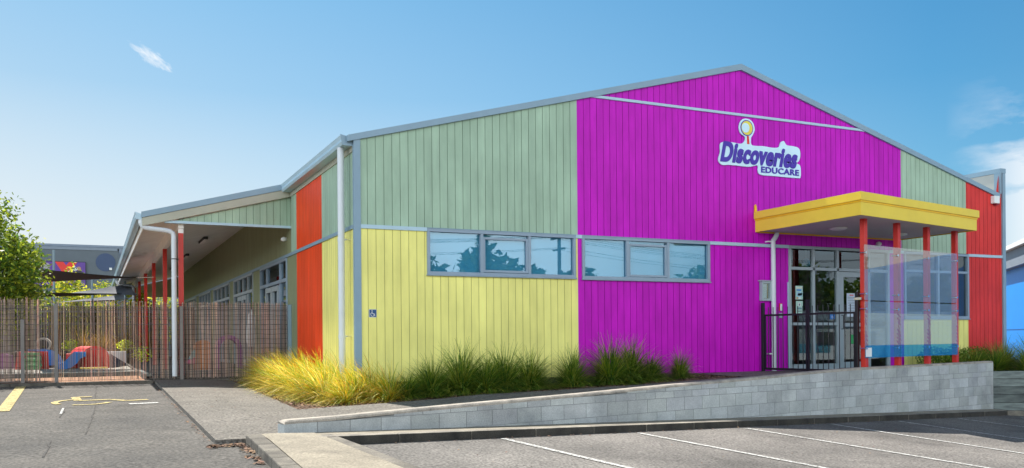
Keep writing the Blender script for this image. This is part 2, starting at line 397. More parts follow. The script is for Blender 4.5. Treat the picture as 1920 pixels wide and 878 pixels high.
while y > -9.4:
    y2 = y-.38; stone((-2.55,y2+.006,0), (-2.55,y-.006,0), (.16,0,0), IT(-2.55,y2), IT(-2.55,y), c=random.uniform(.8,1.15)) if False else m.hexa(
        [(-2.55,y2+.005,IT(-2.55,y2)-.2),(-2.388,y2+.005,IT(-2.388,y2)-.2),(-2.388,y-.005,IT(-2.388,y)-.2),(-2.55,y-.005,IT(-2.55,y)-.2)],
        [(-2.55,y2+.005,IT(-2.55,y2)+.003),(-2.388,y2+.005,IT(-2.388,y2)+.003),(-2.388,y-.005,IT(-2.388,y)+.003),(-2.55,y-.005,IT(-2.55,y)+.003)], random.uniform(.75,1.15)); y = y2
y = -5.0
while y > -9.4:
    y2 = y-.9; a, b = isl_r(y), isl_r(y2)
    m.hexa([(b-.145,y2+.004,IT(b,y2)-.2),(b,y2+.004,IT(b,y2)-.2),(a,y-.004,IT(a,y)-.2),(a-.145,y-.004,IT(a,y)-.2)],
           [(b-.145,y2+.004,IT(b,y2)+.003),(b,y2+.004,IT(b,y2)+.003),(a,y-.004,IT(a,y)+.003),(a-.145,y-.004,IT(a,y)+.003)], random.uniform(.85,1.15)); y = y2
# kerb along the foot of the block wall
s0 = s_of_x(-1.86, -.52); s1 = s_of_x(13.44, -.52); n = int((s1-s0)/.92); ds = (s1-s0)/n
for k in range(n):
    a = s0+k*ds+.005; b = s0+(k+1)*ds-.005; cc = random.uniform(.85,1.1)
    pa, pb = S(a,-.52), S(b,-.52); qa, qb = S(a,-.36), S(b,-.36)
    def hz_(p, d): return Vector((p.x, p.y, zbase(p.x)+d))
    m.hexa([hz_(pa,-.2),hz_(pb,-.2),hz_(qb,-.2),hz_(qa,-.2)], [hz_(pa,.002),hz_(pb,.002),hz_(qb,.002),hz_(qa,.002)], cc); m.c[-4] = cc*.28; m.c[-5] = cc*1.35  # shade and grime coloured into the front faces, tops lightened as if lit
# return kerb at the foot of the timber wall
KD = Vector((.904,-.428,0)); kp = S(s1, -.52)
for k in range(3):
    a = kp+KD*(k*.92+.01); b = kp+KD*((k+1)*.92-.01); nv = Vector((.428,.904,0))*.15
    za = zbase(13.4)
    m.hexa([a+Vector((0,0,za-.25)), b+Vector((0,0,za-.25)), b+nv+Vector((0,0,za-.25)), a+nv+Vector((0,0,za-.25))],
           [a+Vector((0,0,za)), b+Vector((0,0,za-.02)), b+nv+Vector((0,0,za-.02)), a+nv+Vector((0,0,za))], random.uniform(.8,1.1))
# kerb in front of the playground fence
x = -14
while x < -2.9:
    x2 = min(x+.95, -2.88); z0 = .80
    m.hexa([(x+.004,5.02,.6),(x2-.004,5.02,.6),(x2-.004,5.24,.6),(x+.004,5.24,.6)], [(x+.004,5.02,z0),(x2-.004,5.02,z0),(x2-.004,5.24,z0),(x+.004,5.24,z0)], random.uniform(.45,.6)); x = x2
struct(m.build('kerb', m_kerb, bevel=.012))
m = MB()
K = 80
for k in range(K):
    a, b = lerp(s_of_x(-2.0), s1+.4, k/K), lerp(s_of_x(-2.0), s1+.4, (k+1)/K)
    q = [S(a,-.365), S(b,-.365), S(b,.05), S(a,.05)]
    m.poly([(p.x,p.y,zbase(p.x)-.004) for p in q])
struct(m.build('kerb_backing_concrete', m_conc))

# painted lines and the wheelchair mark
def drape(m, pts, wid, dz=.009, taper=0, step=.15):
    for (a, b) in zip(pts, pts[1:]):
        a = Vector((*a, 0)); b = Vector((*b, 0)); L = (b-a).length; d = (b-a)/L; nn = Vector((-d.y, d.x, 0))*wid/2
        k = max(1, int(L/step))
        for i in range(k):
            p, q = a+d*(L*i/k), a+d*(L*(i+1)/k)
            m.poly([(v.x, v.y, GA(v.x, v.y)+dz) for v in (p-nn, q-nn, q+nn, p+nn)])
LD = Vector((cos(R(-78.5)), sin(R(-78.5)), 0))
for (x, y) in ((.46,-4.86),(2.66,-4.45),(4.87,-4.03),(7.04,-3.58),(9.04,-3.19),(11.13,-2.77),(13.2,-2.6)):
    m = MB(); p = Vector((x, y, 0)); q = p + LD*5.0
    e = {.46:(.95,-6.82),2.66:(3.34,-7.09),4.87:(5.66,-7.26),7.04:(7.9,-7.9),9.04:(9.7,-7.3)}.get(x)
    d = (Vector((*e, 0))-p).normalized() if e else LD
    q = p + d*5.0
    drape(m, [(p.x,p.y),(q.x,q.y)], .085); struct(m.build('parking_line', m_lineW))
m = MB(); drape(m, [(-5.26,4.95),(-5.16,-.2)], .17); struct(m.build('parking_line', m_lineY))
# wheelchair mark painted on the asphalt (u towards +x, v towards +y)
m = MB()
def arc(c, rx, ry, a0, a1, n=22): return [(c[0]+rx*cos(R(lerp(a0,a1,i/n))), c[1]+ry*sin(R(lerp(a0,a1,i/n)))) for i in range(n+1)]
drape(m, arc((-4.15,.98), .40, .52, 100, 215), .10, step=.06); drape(m, arc((-4.15,.98), .40, .52, 250, 340), .10, step=.06)
drape(m, [(-4.28,1.95),(-4.22,1.25),(-3.74,1.30),(-3.52,.98),(-3.2,1.08)], .13); drape(m, [(-4.30,1.95),(-4.02,2.0)], .12)
struct(m.build('wheelchair_road_mark', m_lineY))
m = MB(); drape(m, [(-3.5,.34),(-3.08,.42)], .17); drape(m, [(-4.40,.0),(-4.41,-.9)], .03)
struct(m.build('faded_white_mark', m_lineW))
m = MB()
def crack(a, b, wdt, seed):
    rnd = random.Random(seed); P = []; n = max(4, int((Vector(b)-Vector(a)).length/.18))
    for i in range(n+1): P.append((lerp(a[0],b[0],i/n)+rnd.uniform(-.012,.012), lerp(a[1],b[1],i/n)+rnd.uniform(-.012,.012)))
    for q in range(len(P)-1): drape(m, [P[q],P[q+1]], wdt*rnd.uniform(.4,1.3), .007)
crack((-4.45,.05),(-2.87,.15),.02,1); crack((-3.95,4.3),(-3.99,-.6),.014,2); crack((-3.99,-.6),(-4.09,-3.4),.02,3)
crack((-4.42,-3.77),(-4.43,-5.1),.022,4); crack((-4.38,.1),(-4.4,-1.3),.026,8); crack((-5.6,-3.75),(-4.42,-3.75),.01,5); crack((-6.5,.0),(-4.45,-.05),.012,6)
struct(m.build('asphalt_cracks', m_crack))
# patches of loose leaf litter
m = MB()
rl = random.Random(3)
def litter(n, fx, zf, sz=(.012,.035)):
    for _ in range(n):
        x, y = fx(); z = zf(x, y)+.012; a = rl.uniform(0, 6.28); l = rl.uniform(*sz); w_ = l*rl.uniform(.4,.8)
        ax = Vector((cos(a)*l, sin(a)*l, rl.uniform(-.4,.4)*l)); ay = Vector((-sin(a)*w_, cos(a)*w_, rl.uniform(-.4,.4)*w_)); c = Vector((x, y, z))
        f = rl.uniform(.5, 2.2); m.poly([c-ax, c-ay, c+ax, c+ay], (f, f*rl.uniform(.8,1), f*rl.uniform(.7,.95)))
litter(170, lambda: (rl.uniform(-2.95,-2.56), -4.93-abs(rl.gauss(0,.08))), GA)
litter(120, lambda: (-2.57-abs(rl.gauss(0,.05)), rl.uniform(-6.2,-4.9)), GA)
litter(200, lambda: (-2.87-abs(rl.gauss(0,.03)), rl.uniform(-4.9,5)), GA, (.008,.022))
litter(60, lambda: (rl.uniform(-2.8,-1.4), rl.uniform(-4.5,5)), ZP, (.008,.02))
litter(160, lambda: (rl.uniform(-.5,13), rl.uniform(-8,-4)), GA, (.006,.018))
litter(260, lambda: (lambda x: (x, wallback_y(x,-.56)-abs(rl.gauss(0,.04))))(rl.uniform(-1,13.3)), GA, (.006,.018))
o = m.build('leaf_litter', m_chip); o['kind'] = 'stuff'; tag(o, 'brown leaf litter scattered along the kerbs and path edges', 'leaves')
m = MB()
litter(3600, lambda: (rl.uniform(-1.36,-.02), rl.uniform(-1.64,5.3)), soil, (.012,.035)); litter(4200, lambda: (rl.uniform(-.4,6.95), rl.uniform(-1.66,-.05)), soil, (.012,.035))
o = m.build('bark_chips', m_chip); o['kind'] = 'stuff'; tag(o, 'dark bark chips covering the soil under the grasses by the building', 'bark chips')

# ------------------------------------------------------------------ childcare building
B = thing('childcare_building', 'large gabled childcare building clad in purple, yellow, green and red boards', 'building', (8.2, 0, .87))
B.matrix_world = Matrix.Translation((8.2, 0, .87))
class P_(MB):
    pass
def part(mb, name, m_, parent=B, bevel=0, smooth=False, label=None):
    # geometry is written in world coordinates; shift it into the parent's frame
    off = Vector((0,0,0)); q = parent
    while q is not None: off += q.location; q = q.parent
    mb.v = [tuple(Vector(p)-off) for p in mb.v]
    o = mb.build(name, m_, parent, bevel, smooth)
    if label: o['label'] = label
    return o
BW = .1453; PH = .0623; GR = .009; GD = .010
rb = random.Random(5)
def boards_front(m, x0, x1, zb, zt, y=0.0, tc=None):
    """vertical boards on a plane facing -Y; zb, zt functions of x"""
    k0 = math.floor((x0-PH)/BW)
    k = k0
    while k*BW+PH < x1-1e-6:
        a, b = max(x0, k*BW+PH), min(x1, (k+1)*BW+PH); c = 1+.05*(random.Random(k*7+11).random()-.5)*2
        if b-a > .004:
            a2 = a+GR/2 if a > x0 else a; b2 = b-GR/2 if b < x1 else b
            m.poly([(a2,y,zb(a2)),(b2,y,zb(b2)),(b2,y,zt(b2)),(a2,y,zt(a2))], c)
            if b < x1:
                g0, g1 = b2, b+GR/2
                m.poly([(g0,y,zb(g0)),(g0+.001,y+GD,zb(g0)),(g0+.001,y+GD,zt(g0)),(g0,y,zt(g0))], .55)
                m.poly([(g0+.001,y+GD,zb(g0)),(g1-.001,y+GD,zb(g1)),(g1-.001,y+GD,zt(g1)),(g0+.001,y+GD,zt(g0))], .55)
                m.poly([(g1-.001,y+GD,zb(g1)),(g1,y,zb(g1)),(g1,y,zt(g1)),(g1-.001,y+GD,zt(g1))], .55)
        k += 1
def boards_side(m, y0, y1, zb, zt, x=0.0):
    mm = MB(); boards_front(mm, y0, y1, zb, zt, 0)
    # rotate: (along, depth, z) -> facing -X : along -> y reversed order keeps normals irrelevant
    m.faces([(x+p[1], p[0], p[2]) for p in mm.v], [tuple(reversed(f)) for f in mm.f]); m.c[-len(mm.f):] = mm.c
AP = 8.17
def zroof(x): return 7.12 - .2715*abs(x-AP) if x > AP else 7.12 - .2655*abs(x-AP)
cst = lambda z: (lambda x: z)
ZR0, ZR1 = 3.475, 3.54   # rail between upper and lower cladding
FL = .872
def panel(name, x0, x1, z0, z1, m_, lab):
    m = MB(); boards_front(m, x0, x1, z0, z1); return part(m, 'wall_cladding', m_, label=lab)
G0 = 6.168; G1 = 6.218
panel('g', .085, 4.276, cst(ZR1), zroof, m_green, 'pale green boards above the left window')
m = MB()
xa = AP-(7.12-G0)/.2655; xb = AP+(7.12-G0)/.2715
boards_front(m, 4.276, xa, cst(ZR1), zroof); boards_front(m, xa, xb, cst(ZR1), cst(G0)); boards_front(m, xb, 12.812, cst(ZR1), zroof)
xa2 = AP-(7.12-G1)/.2655; xb2 = AP+(7.12-G1)/.2715
boards_front(m, xa2, xb2, cst(G1), zroof)
part(m, 'wall_cladding', m_purple, label='purple boards filling the gable')
panel('g2', 12.812, 14.99, cst(ZR1), zroof, m_green, 'pale green boards to the right of the gable')
m = MB(); boards_front(m, 14.99, 16.262, cst(ZR1), lambda x: zroof(x) if x < 16.17 else 5.6); part(m, 'wall_cladding', m_red, label='red boards at the upper right corner')
W1 = (1.262, 4.222, 2.725); W2 = (4.362, 7.345, 2.715); DR = (9.43, 12.40); W3 = (12.875, 15.045, 1.985)
m = MB(); boards_front(m, .085, W1[0], cst(FL), cst(ZR0)); boards_front(m, W1[0], W1[1], cst(FL), cst(W1[2])); boards_front(m, W1[1], 4.276, cst(FL), cst(ZR0))
part(m, 'wall_cladding', m_yellow, label='yellow boards below the left window')
m = MB(); boards_front(m, 4.276, W2[0], cst(FL), cst(ZR0)); boards_front(m, W2[0], W2[1], cst(FL), cst(W2[2])); boards_front(m, W2[1], DR[0], cst(FL), cst(ZR0))
part(m, 'wall_cladding', m_purple, label='purple boards below the rail left of the entrance')
m = MB(); boards_front(m, DR[1], W3[0], cst(FL), cst(ZR0)); part(m, 'wall_cladding', m_purple, label='narrow strip of purple boards right of the entrance')
m = MB(); boards_front(m, W3[0], W3[1], cst(FL), cst(W3[2])); part(m, 'wall_cladding', m_yellow, label='yellow boards under the right window')
m = MB(); boards_front(m, W3[1], 16.262, cst(FL-.25), cst(ZR0)); part(m, 'wall_cladding', m_red, label='red boards at the lower right corner')
# horizontal rails
for (a, b) in ((.085, W1[0]-.002),(W2[1]+.002, DR[0]-.002),(W1[1]+.002, W2[0]-.002),(DR[1]+.002, W3[0]-.002),(W3[1]+.002, 16.262)):
    m = MB(); m.box(a, b, -.03, .005, ZR0, ZR1); part(m, 'wall_rail', m_rail)
m = MB(); m.prism([(xa,-.03,G0),(xb,-.03,G0),(xb2,-.03,G1),(xa2,-.03,G1)], (0,.035,0)); part(m, 'gable_rail', m_rail)
m = MB()
m.box(W1[0], W1[1], -.04, .003, ZR1-.012, ZR1); m.box(W2[0], W2[1], -.04, .003, ZR1-.012, ZR1)
part(m, 'window_head_flashing', m_steel)
# corner flashing and parapet
m = MB(); m.box(-.012, .085, -.028, .003, .6, 4.99); m.box(-.03, -.012, -.028, .055, .6, 4.99); part(m, 'corner_flashing', m_steel)
m = MB(); m.box(16.262, 16.37, -.04, .1, .6, 5.67); part(m, 'corner_flashing', m_steel)
m = MB(); m.box(16.17, 16.222, -.045, .12, 5.06, 5.57); m.box(16.168, 16.372, -.05, 26, 5.57, 5.68); part(m, 'parapet_flashing', m_steel)
m = MB(); m.box(16.185, 16.36, .11, 26, .6, 5.565); part(m, 'parapet_wall', mat('parapet_lining', (.42,.43,.41), .8, .06, 2))
# barge boards along the gable
m = MB()
for (xA, xB) in ((-.13, AP), (16.168, AP)):
    za, zb_ = zroof(xA), zroof(xB)
    sgn = 1
    m.prism([(xA,-.05,za-.0),(xB,-.05,zb_-.0),(xB,-.05,zb_+.125),(xA,-.05,za+.105)], (0,.12,0))
part(m, 'barge_flashing', m_steel)
# roof sheets
m = MB()
for (xA, xB, yb_) in ((-.16, AP, 5.33), (-.2, AP, 33), (AP, 16.18, 26)):
    ya = .06 if (xA, yb_) != (-.2, 33) else 5.33
    m.hexa([(xA,ya,zroof(xA)+.03),(xB,ya,zroof(xB)+.03),(xB,yb_,zroof(xB)+.03),(xA,yb_,zroof(xA)+.03)],
           [(xA,ya,zroof(xA)+.085),(xB,ya,zroof(xB)+.085),(xB,yb_,zroof(xB)+.085),(xA,yb_,zroof(xA)+.085)])
part(m, 'roof', m_roof)
# walls not seen directly, foundation, floor
m = MB(); m.box(.02, 16.2, .02, .05, .3, FL-.002); m.box(-.0, .03, .05, 33, .3, FL-.002); part(m, 'foundation', m_dark)
m = MB(); m.box(.03, 16.18, 32.9, 33.1, .5, 4.9); part(m, 'rear_wall', m_green)
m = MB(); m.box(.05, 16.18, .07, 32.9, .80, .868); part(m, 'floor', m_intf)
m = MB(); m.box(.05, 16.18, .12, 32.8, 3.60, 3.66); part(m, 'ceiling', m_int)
m = MB()
m.box(.25, 16.1, 3.2, 3.3, .87, 3.6); m.box(8.9, 9.0, .13, 3.2, .87, 3.6); m.box(12.55, 12.65, .13, 3.2, .87, 3.6)
for (a, b) in ((.09,W1[0]),(W1[1],W2[0]),(W2[1],DR[0]),(DR[1],W3[0]),(W3[1],16.1)): m.box(a, b, .03, .11, .87, 3.47)
m.box(W1[0],W1[1],.03,.11,.87,W1[2]); m.box(W2[0],W2[1],.03,.11,.87,W2[2]); m.box(W3[0],W3[1],.03,.11,.87,W3[2]); m.box(.09,16.17,.03,.11,3.545,4.9)
m.box(.03,.09,.12,5.7,.87,4.8)
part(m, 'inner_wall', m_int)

# side wall, facing -X
m = MB(); boards_side(m, .055, 2.417, cst(ZR1), cst(4.78)); part(m, 'wall_cladding', m_green, label='pale green boards on the side wall beside the downpipe')
m = MB(); boards_side(m, 4.752, 5.33, cst(ZR1), cst(4.78)); part(m, 'wall_cladding', m_green, label='narrow pale green boards where the verandah meets the wall')
m = MB(); boards_side(m, .055, 2.417, cst(.6), cst(ZR0)); part(m, 'wall_cladding', m_yellow, label='yellow boards on the side wall behind the downpipe')
m = MB(); boards_side(m, 2.417, 4.752, cst(ZR1), cst(4.78)); part(m, 'wall_cladding', m_orange, label='upper orange-red boards on the side wall')
m = MB(); boards_side(m, 2.417, 4.752, cst(.6), cst(ZR0)); part(m, 'wall_cladding', m_orange, label='lower orange-red boards on the side wall')
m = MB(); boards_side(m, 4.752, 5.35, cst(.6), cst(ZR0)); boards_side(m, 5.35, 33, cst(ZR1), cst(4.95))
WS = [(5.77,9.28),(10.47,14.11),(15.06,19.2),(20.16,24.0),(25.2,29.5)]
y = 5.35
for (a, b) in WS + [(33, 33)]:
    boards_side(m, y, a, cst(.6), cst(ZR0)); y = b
part(m, 'wall_cladding', m_green_shade, label='green boards under the verandah, coloured in a shaded olive tone')
m = MB(); m.box(-.03, .004, .055, 33, ZR0, ZR1); part(m, 'wall_rail', m_steel)
m = MB(); m.box(-.022, .003, .055, 5.33, 4.78, 4.875); part(m, 'fascia_board', m_beige)
# side gutter with its soffit
m = MB()
prof = [(-.02,4.875),(-.19,4.875),(-.215,4.92),(-.205,4.97),(-.225,5.035),(-.215,5.04),(-.19,4.99),(-.02,4.95)]
m.prism([(x, .06, z) for x, z in prof], (0, 5.24, 0)); part(m, 'gutter', m_rail)
m = MB(); m.prism([(x, .05, z) for x, z in [(-.235,5.045),(-.02,5.0),(-.02,4.86),(-.20,4.865)]], (0, .009, 0)); part(m, 'gutter_stop_end', m_steel)

# side downpipe
m = MB(); px, py = -.16, .33; m.tube([(px,py,.55),(px,py,4.87)], .058, 16); m.tube([(px,py,3.28),(px,py,3.33)], .063, 16); m.tube([(px,py,1.62),(px,py,1.68)], .063, 16)
o = part(m, 'downpipe', m_pvc, smooth=False, label='white round downpipe on the side wall'); dp = o
for z in (1.66, 3.31): m = MB(); m.box(px+.05, -.0, py-.012, py+.012, z-.012, z+.012); part(m, 'bracket', m_chrome, dp)

# windows on the front wall
def window(name, x0, x1, z0, z1, mull, y=-.035, fr=.055, mt_=None, sashes=(), label=None, trans=None, glassm=None, parent=B):
    mt_ = mt_ or m_alu; m = MB()
    m.box(x0,x1,y,.06,z0,z0+fr); m.box(x0,x1,y,.06,z1-fr,z1); m.box(x0,x0+fr,y,.06,z0+fr,z1-fr); m.box(x1-fr,x1,y,.06,z0+fr,z1-fr)
    for c in mull: m.box(c-fr/2,c+fr/2,y+.003,.06,z0+fr,z1-fr)
    for (a, b, c) in (trans or []): m.box(a,b,y+.006,.058,c-fr/2,c+fr/2)
    m.box(x0-.01,x1+.01,y-.02,.0,z0-.022,z0)
    f = part(m, 'window', mt_, parent, bevel=.004, label=label)
    for (a, b, lo, hi) in sashes:
        m = MB(); q = .04; yy = y+.02
        m.box(a,b,yy,.05,lo,lo+q); m.box(a,b,yy,.05,hi-q,hi); m.box(a,a+q,yy,.05,lo+q,hi-q); m.box(b-q,b,yy,.05,lo+q,hi-q)
        part(m, 'sash', mt_, f)
    edges = [x0+fr/2]+list(mull)+[x1-fr/2]
    for a, b in zip(edges, edges[1:]):
        m = MB(); m.box(a, b, .022, .030, z0+fr/2, z1-fr/2); part(m, 'pane', glassm or m_glassW, f)
    return f
f1 = window('w', W1[0], W1[1], W1[2], ZR1-.013, [2.30, 3.252], sashes=[(2.328,3.225,2.79,3.42)], label='three-pane window above the yellow boards')
f2 = window('w', W2[0], W2[1], W2[2], ZR1-.013, [5.371, 6.32], sashes=[(5.399,6.293,2.78,3.42)], label='three-pane window above the purple boards')
for f, (a, b, z) in ((f1, (W1[0]+.05,W1[1]-.05,W1[2])), (f2, (W2[0]+.05,W2[1]-.05,W2[2]))):
    m = MB(); m.box(a, b, .075, .08, z+.02, 3.5); part(m, 'blind', m_blind, f)
f3 = window('w', W3[0], W3[1], W3[2], ZR1-.013, [14.0], trans=[(12.9,15.02,3.085)], mt_=m_alu, label='right-hand window behind the glass screen', glassm=m_glassD)
# entrance glazing
m = MB(); x0, x1, z0, z1, fr, y = DR[0], DR[1], FL, ZR1-.005, .06, -.03
m.box(x0,x1,y,.06,z1-fr,z1); m.box(x0,x0+fr,y,.06,z0,z1-fr); m.box(x1-fr,x1,y,.06,z0,z1-fr); m.box(x0+fr,10.86,y,.06,z0,z0+.12); m.box(x0+fr,x1-fr,y+.003,.058,3.02,3.085)
for c in (10.13, 10.83, 11.77): m.box(c-.03,c+.03,y+.003,.055,z0,z1-fr)
m.box(x0+fr,10.80,y+.005,.05,1.83,1.89)
dg = part(m, 'entrance_glazing', m_alul, bevel=.004)
for (a, b, c, d) in ((9.47,10.12,.95,1.85),(9.47,10.12,1.88,3.04),(9.47,10.12,3.07,3.45),(10.15,10.82,.95,1.85),(10.15,10.82,1.88,3.04),(10.15,10.82,3.07,3.45),(10.85,11.76,3.07,3.45),(11.79,12.36,3.07,3.45),(11.79,12.36,.88,3.04)):
    m = MB(); m.box(a, b, .018, .026, c, d); part(m, 'pane', m_glassD, dg)
m = MB(); a, b = 10.865, 11.738; m.box(a,b,-.02,.03,.89,1.02); m.box(a,b,-.02,.03,2.90,3.01); m.box(a,a+.13,-.02,.03,1.02,2.90); m.box(b-.11,b,-.02,.03,1.02,2.90); m.box(a+.13,b-.11,-.018,.028,1.80,1.88)
dr = part(m, 'door', m_alul, bevel=.004)
m = MB(); m.box(a+.12, b-.1, .0, .01, 1.0, 2.92); part(m, 'pane', m_glassD, dr)
m = MB(); m.tube([(a+.06,-.03,1.75),(a+.06,-.08,1.75),(a+.06,-.08,2.05),(a+.06,-.03,2.05)], .012, 8); part(m, 'handle', m_black, dr)

# verandah windows on the side wall (facing -X)
for wi, (ya, yb) in enumerate(WS):
    m = MB(); fr = .06; z0, z1 = .88, ZR0-.004
    def bx(y0, y1, z0_, z1_, d=0): m.box(-.03+d, .055, y0, y1, z0_, z1_)
    bx(ya,yb,z1-fr,z1); bx(ya,ya+fr,z0,z1-fr); bx(yb-fr,yb,z0,z1-fr); bx(ya+fr,yb-fr,z0,z0+.09); bx(ya+fr,yb-fr,2.94,3.02,.003)
    ms = [6.6, 8.35] if wi == 0 else [lerp(ya,yb,k/4) for k in (1,2,3)]
    for c in ms: bx(c-.035,c+.035,z0+.09,z1-fr,.004)
    f = part(m, 'window', m_alul if wi else m_alu, bevel=.003)
    m = MB(); m.box(.02,.028,ya+.03,yb-.03,z0+.05,z1-.03); part(m, 'pane', m_glassD, f)
    if wi < 2:
        yc = lerp(ya, yb, .5); m = MB()
        for (a, b) in ((yc-.83,yc-.02),(yc+.02,yc+.83)):
            m.box(-.05,.01,a,b,.9,1.05); m.box(-.05,.01,a,b,2.78,2.90); m.box(-.05,.01,a,a+.1,1.05,2.78); m.box(-.05,.01,b-.1,b,1.05,2.78)
        part(m, 'door', m_alul)

# verandah
VY0, VY1 = 5.36, 33.0
def zso(x): return 4.90 + .272*x     # soffit underside
m = MB(); m.prism([(-.002,VY0+.03,zso(0)),(-3.0,VY0+.03,zso(-3.0)),(-3.0,VY0+.03,zso(-3)+.03),(-.002,VY0+.03,zso(0)+.03)], (0,VY1-VY0,0)); part(m, 'verandah_soffit', m_soffw)
m = MB(); m.prism([(-.2,VY0-.06,zroof(-.2)+.055),(-3.07,VY0-.06,4.245),(-3.07,VY0-.06,4.285),(-.2,VY0-.06,zroof(-.2)+.09)], (0,VY1-VY0+.1,0)); part(m, 'verandah_roof', m_roof)
m = MB(); m.prism([(-.2,VY0-.09,5.045),(-3.075,VY0-.09,4.285),(-3.075,VY0-.09,4.165),(-.2,VY0-.09,4.915)], (0,.05,0)); part(m, 'verandah_barge', m_steel)
m = MB(); m.prism([(-.19,VY0-.07,4.912),(-3.06,VY0-.07,4.162),(-3.06,VY0-.07,4.0),(-2.75,VY0-.07,4.075),(-.03,VY0-.07,4.78),(-.03,VY0-.07,4.90)], (0,.05,0)); part(m, 'verandah_fascia', m_beige)
m = MB()
zt_ = lambda x: 4.14 + max(0, (x+2.42))*.268
boards_front(m, -2.42, -.0, cst(4.135), zt_, y=VY0); part(m, 'verandah_gable_cladding', m_green)
m = MB(); m.box(-2.62, .0, VY0-.03, VY0+.06, 4.085, 4.138); part(m, 'verandah_gable_rail', m_rail)
m = MB(); m.prism([(0,VY1,4.14),(-2.6,VY1,4.14),(0,VY1,4.86)], (0,.05,0)); m.box(-3.0,0,VY1,VY1+.05,3.8,4.139); part(m, 'verandah_end_panel', m_beige)
m = MB(); m.prism([(x, VY0-.05, z) for x, z in [(-3.06,4.13),(-3.17,4.13),(-3.19,4.18),(-3.18,4.24),(-3.195,4.285),(-3.06,4.24)]], (0,VY1-VY0+.05,0)); part(m, 'verandah_gutter', m_rail)
m = MB(); m.box(-3.03,-3.0,VY0,VY1,3.98,4.2); part(m, 'gutter_board', m_soffw)
m = MB(); m.box(-2.345, -2.235, VY0+.1, VY1, 4.0, 4.26); part(m, 'verandah_beam', m_soffw)
for k in range(6):
    yy = 5.5+4.6*k; m = MB(); m.box(-2.34, -2.24, yy, yy+.1, .87, 3.9 if k == 0 else 4.0); po = part(m, 'verandah_post', m_post)
    if k == 0: m = MB(); m.box(-2.342, -2.238, yy-.002, yy+.102, 3.9, 4.02); part(m, 'post_head', m_soffw, po)
for k, yy in enumerate((VY0+.0, 25.5)):
    m = MB(); q = [(-3.08,yy,4.14),(-3.08,yy,4.06),(-3.05,yy,4.0),(-2.98,yy,3.965),(-2.6,yy-.02,3.925),(-2.52,yy-.02,3.91),(-2.46,yy-.02,3.87),(-2.445,yy-.02,3.8),(-2.445,yy-.02,.86)]
    m.tube(q, .052, 14); dpp = part(m, 'downpipe', m_pvc, label='white downpipe bent under the verandah eave' if k == 0 else 'white downpipe at the far end of the verandah')
    m = MB(); m.tube([(-2.445,yy-.02,3.32),(-2.445,yy-.02,3.34)], .056, 14); m.box(-2.40,-2.34,yy-.03,yy+.12,3.322,3.338); part(m, 'bracket', m_black, dpp)
for yy in (12.3, 17.8, 23.3):
    m = MB(); z = zso(-1.03)-.005; m.box(-1.09, -.97, yy, yy+1.4, z-.075, z); lt = part(m, 'ceiling_light', m_dark)
    m = MB(); m.box(-1.07,-.99,yy+.06,yy+1.34,z-.10,z-.073); part(m, 'diffuser', m_soffw, lt)
m = MB(); m.box(-3.0, -.002, 5.5, 33, .60, .865); part(m, 'verandah_floor', m_path)
m = MB(); m.tube([(0,5.86,3.9),(-.05,5.86,3.9),(-.09,5.86,3.89),(-.12,5.86,3.87)], [.04,.055,.05,.02], 12); part(m, 'wall_lamp', m_wht, smooth=True)

# entrance canopy
CL, CR, CF0, CF1, CB, CT = 8.54, 12.79, -2.82, -1.94, 3.78, 4.20
cor = [(CL,0),(CL,CF0),(CR,CF1),(CR,0)]
canopy = thing('entrance_canopy', '', 'x', (10.6,-1.2,3.8)); del canopy['label']; del canopy['category']; canopy.parent = B; canopy.location = Vector((10.6,-1.2,3.8)) - B.location
def band(m, d0, z0, z1, th=.03):
    P = [(CL-d0,-.002),(CL-d0,CF0-d0),(CR+d0,CF1-d0),(CR+d0,-.002)]
    Q = [(CL-d0+th,-.002),(CL-d0+th,CF0-d0+th),(CR+d0-th,CF1-d0+th),(CR+d0-th,-.002)]
    for i in range(3):
        m.hexa([(*P[i],z0),(*P[i+1],z0),(*Q[i+1],z0),(*Q[i],z0)], [(*P[i],z1),(*P[i+1],z1),(*Q[i+1],z1),(*Q[i],z1)])
m = MB(); band(m, 0, CB, 4.015); band(m, .035, 4.052, CT, .05); part(m, 'fascia', m_canopy, canopy)
m = MB(); band(m, .012, 4.0155, 4.0515, .04); part(m, 'fascia_trim', m_canopy2, canopy)
m = MB(); m.prism([(CL+.03,-.003,CT-.03),(CL+.03,CF0+.03,CT-.03),(CR-.03,CF1+.03,CT-.03),(CR-.03,-.003,CT-.03)], (0,0,.012)); part(m, 'roof', m_roof, canopy)
m = MB(); m.prism([(CL+.031,-.003,CB+.02),(CL+.031,CF0+.031,CB+.02),(CR-.031,CF1+.031,CB+.02),(CR-.031,-.003,CB+.02)], (0,0,.012)); part(m, 'soffit', m_soff, canopy)
m = MB(); m.box(CL+.04, CR-.04, -.02, -.003, CB-.012, CB+.018); m.prism([(CL-.03,-.003,4.18),(CL+.03,-.003,4.18),(CL+.02,-.003,4.30),(CL-.0,-.003,4.36),(CL-.03,-.003,4.33)], (0,-.03,0)); part(m, 'wall_trim', m_canopy2, canopy)
for (lx, ly) in ((9.74,-1.11),(11.81,-.80)):
    m = MB(); pr_ = [(.0,.17),(.025,.17),(.045,.12),(.055,.04)]
    m.tube([(lx,ly,CB+.018-a) for a, b in pr_], [b for a, b in pr_], 20); part(m, 'ceiling_light', m_wht, canopy, smooth=True)
posts = [(9.102,-2.377),(10.24,-2.145),(11.36,-1.905),(12.50,-1.66)]
for (x, y) in posts:
    m = MB(); o_ = Vector((x, y, .9)); zt0 = CB+.018
    m.obox(o_, SD*.10, TD*.10, (0,0,zt0-.9)); part(m, 'canopy_post', m_post, canopy, bevel=.004)
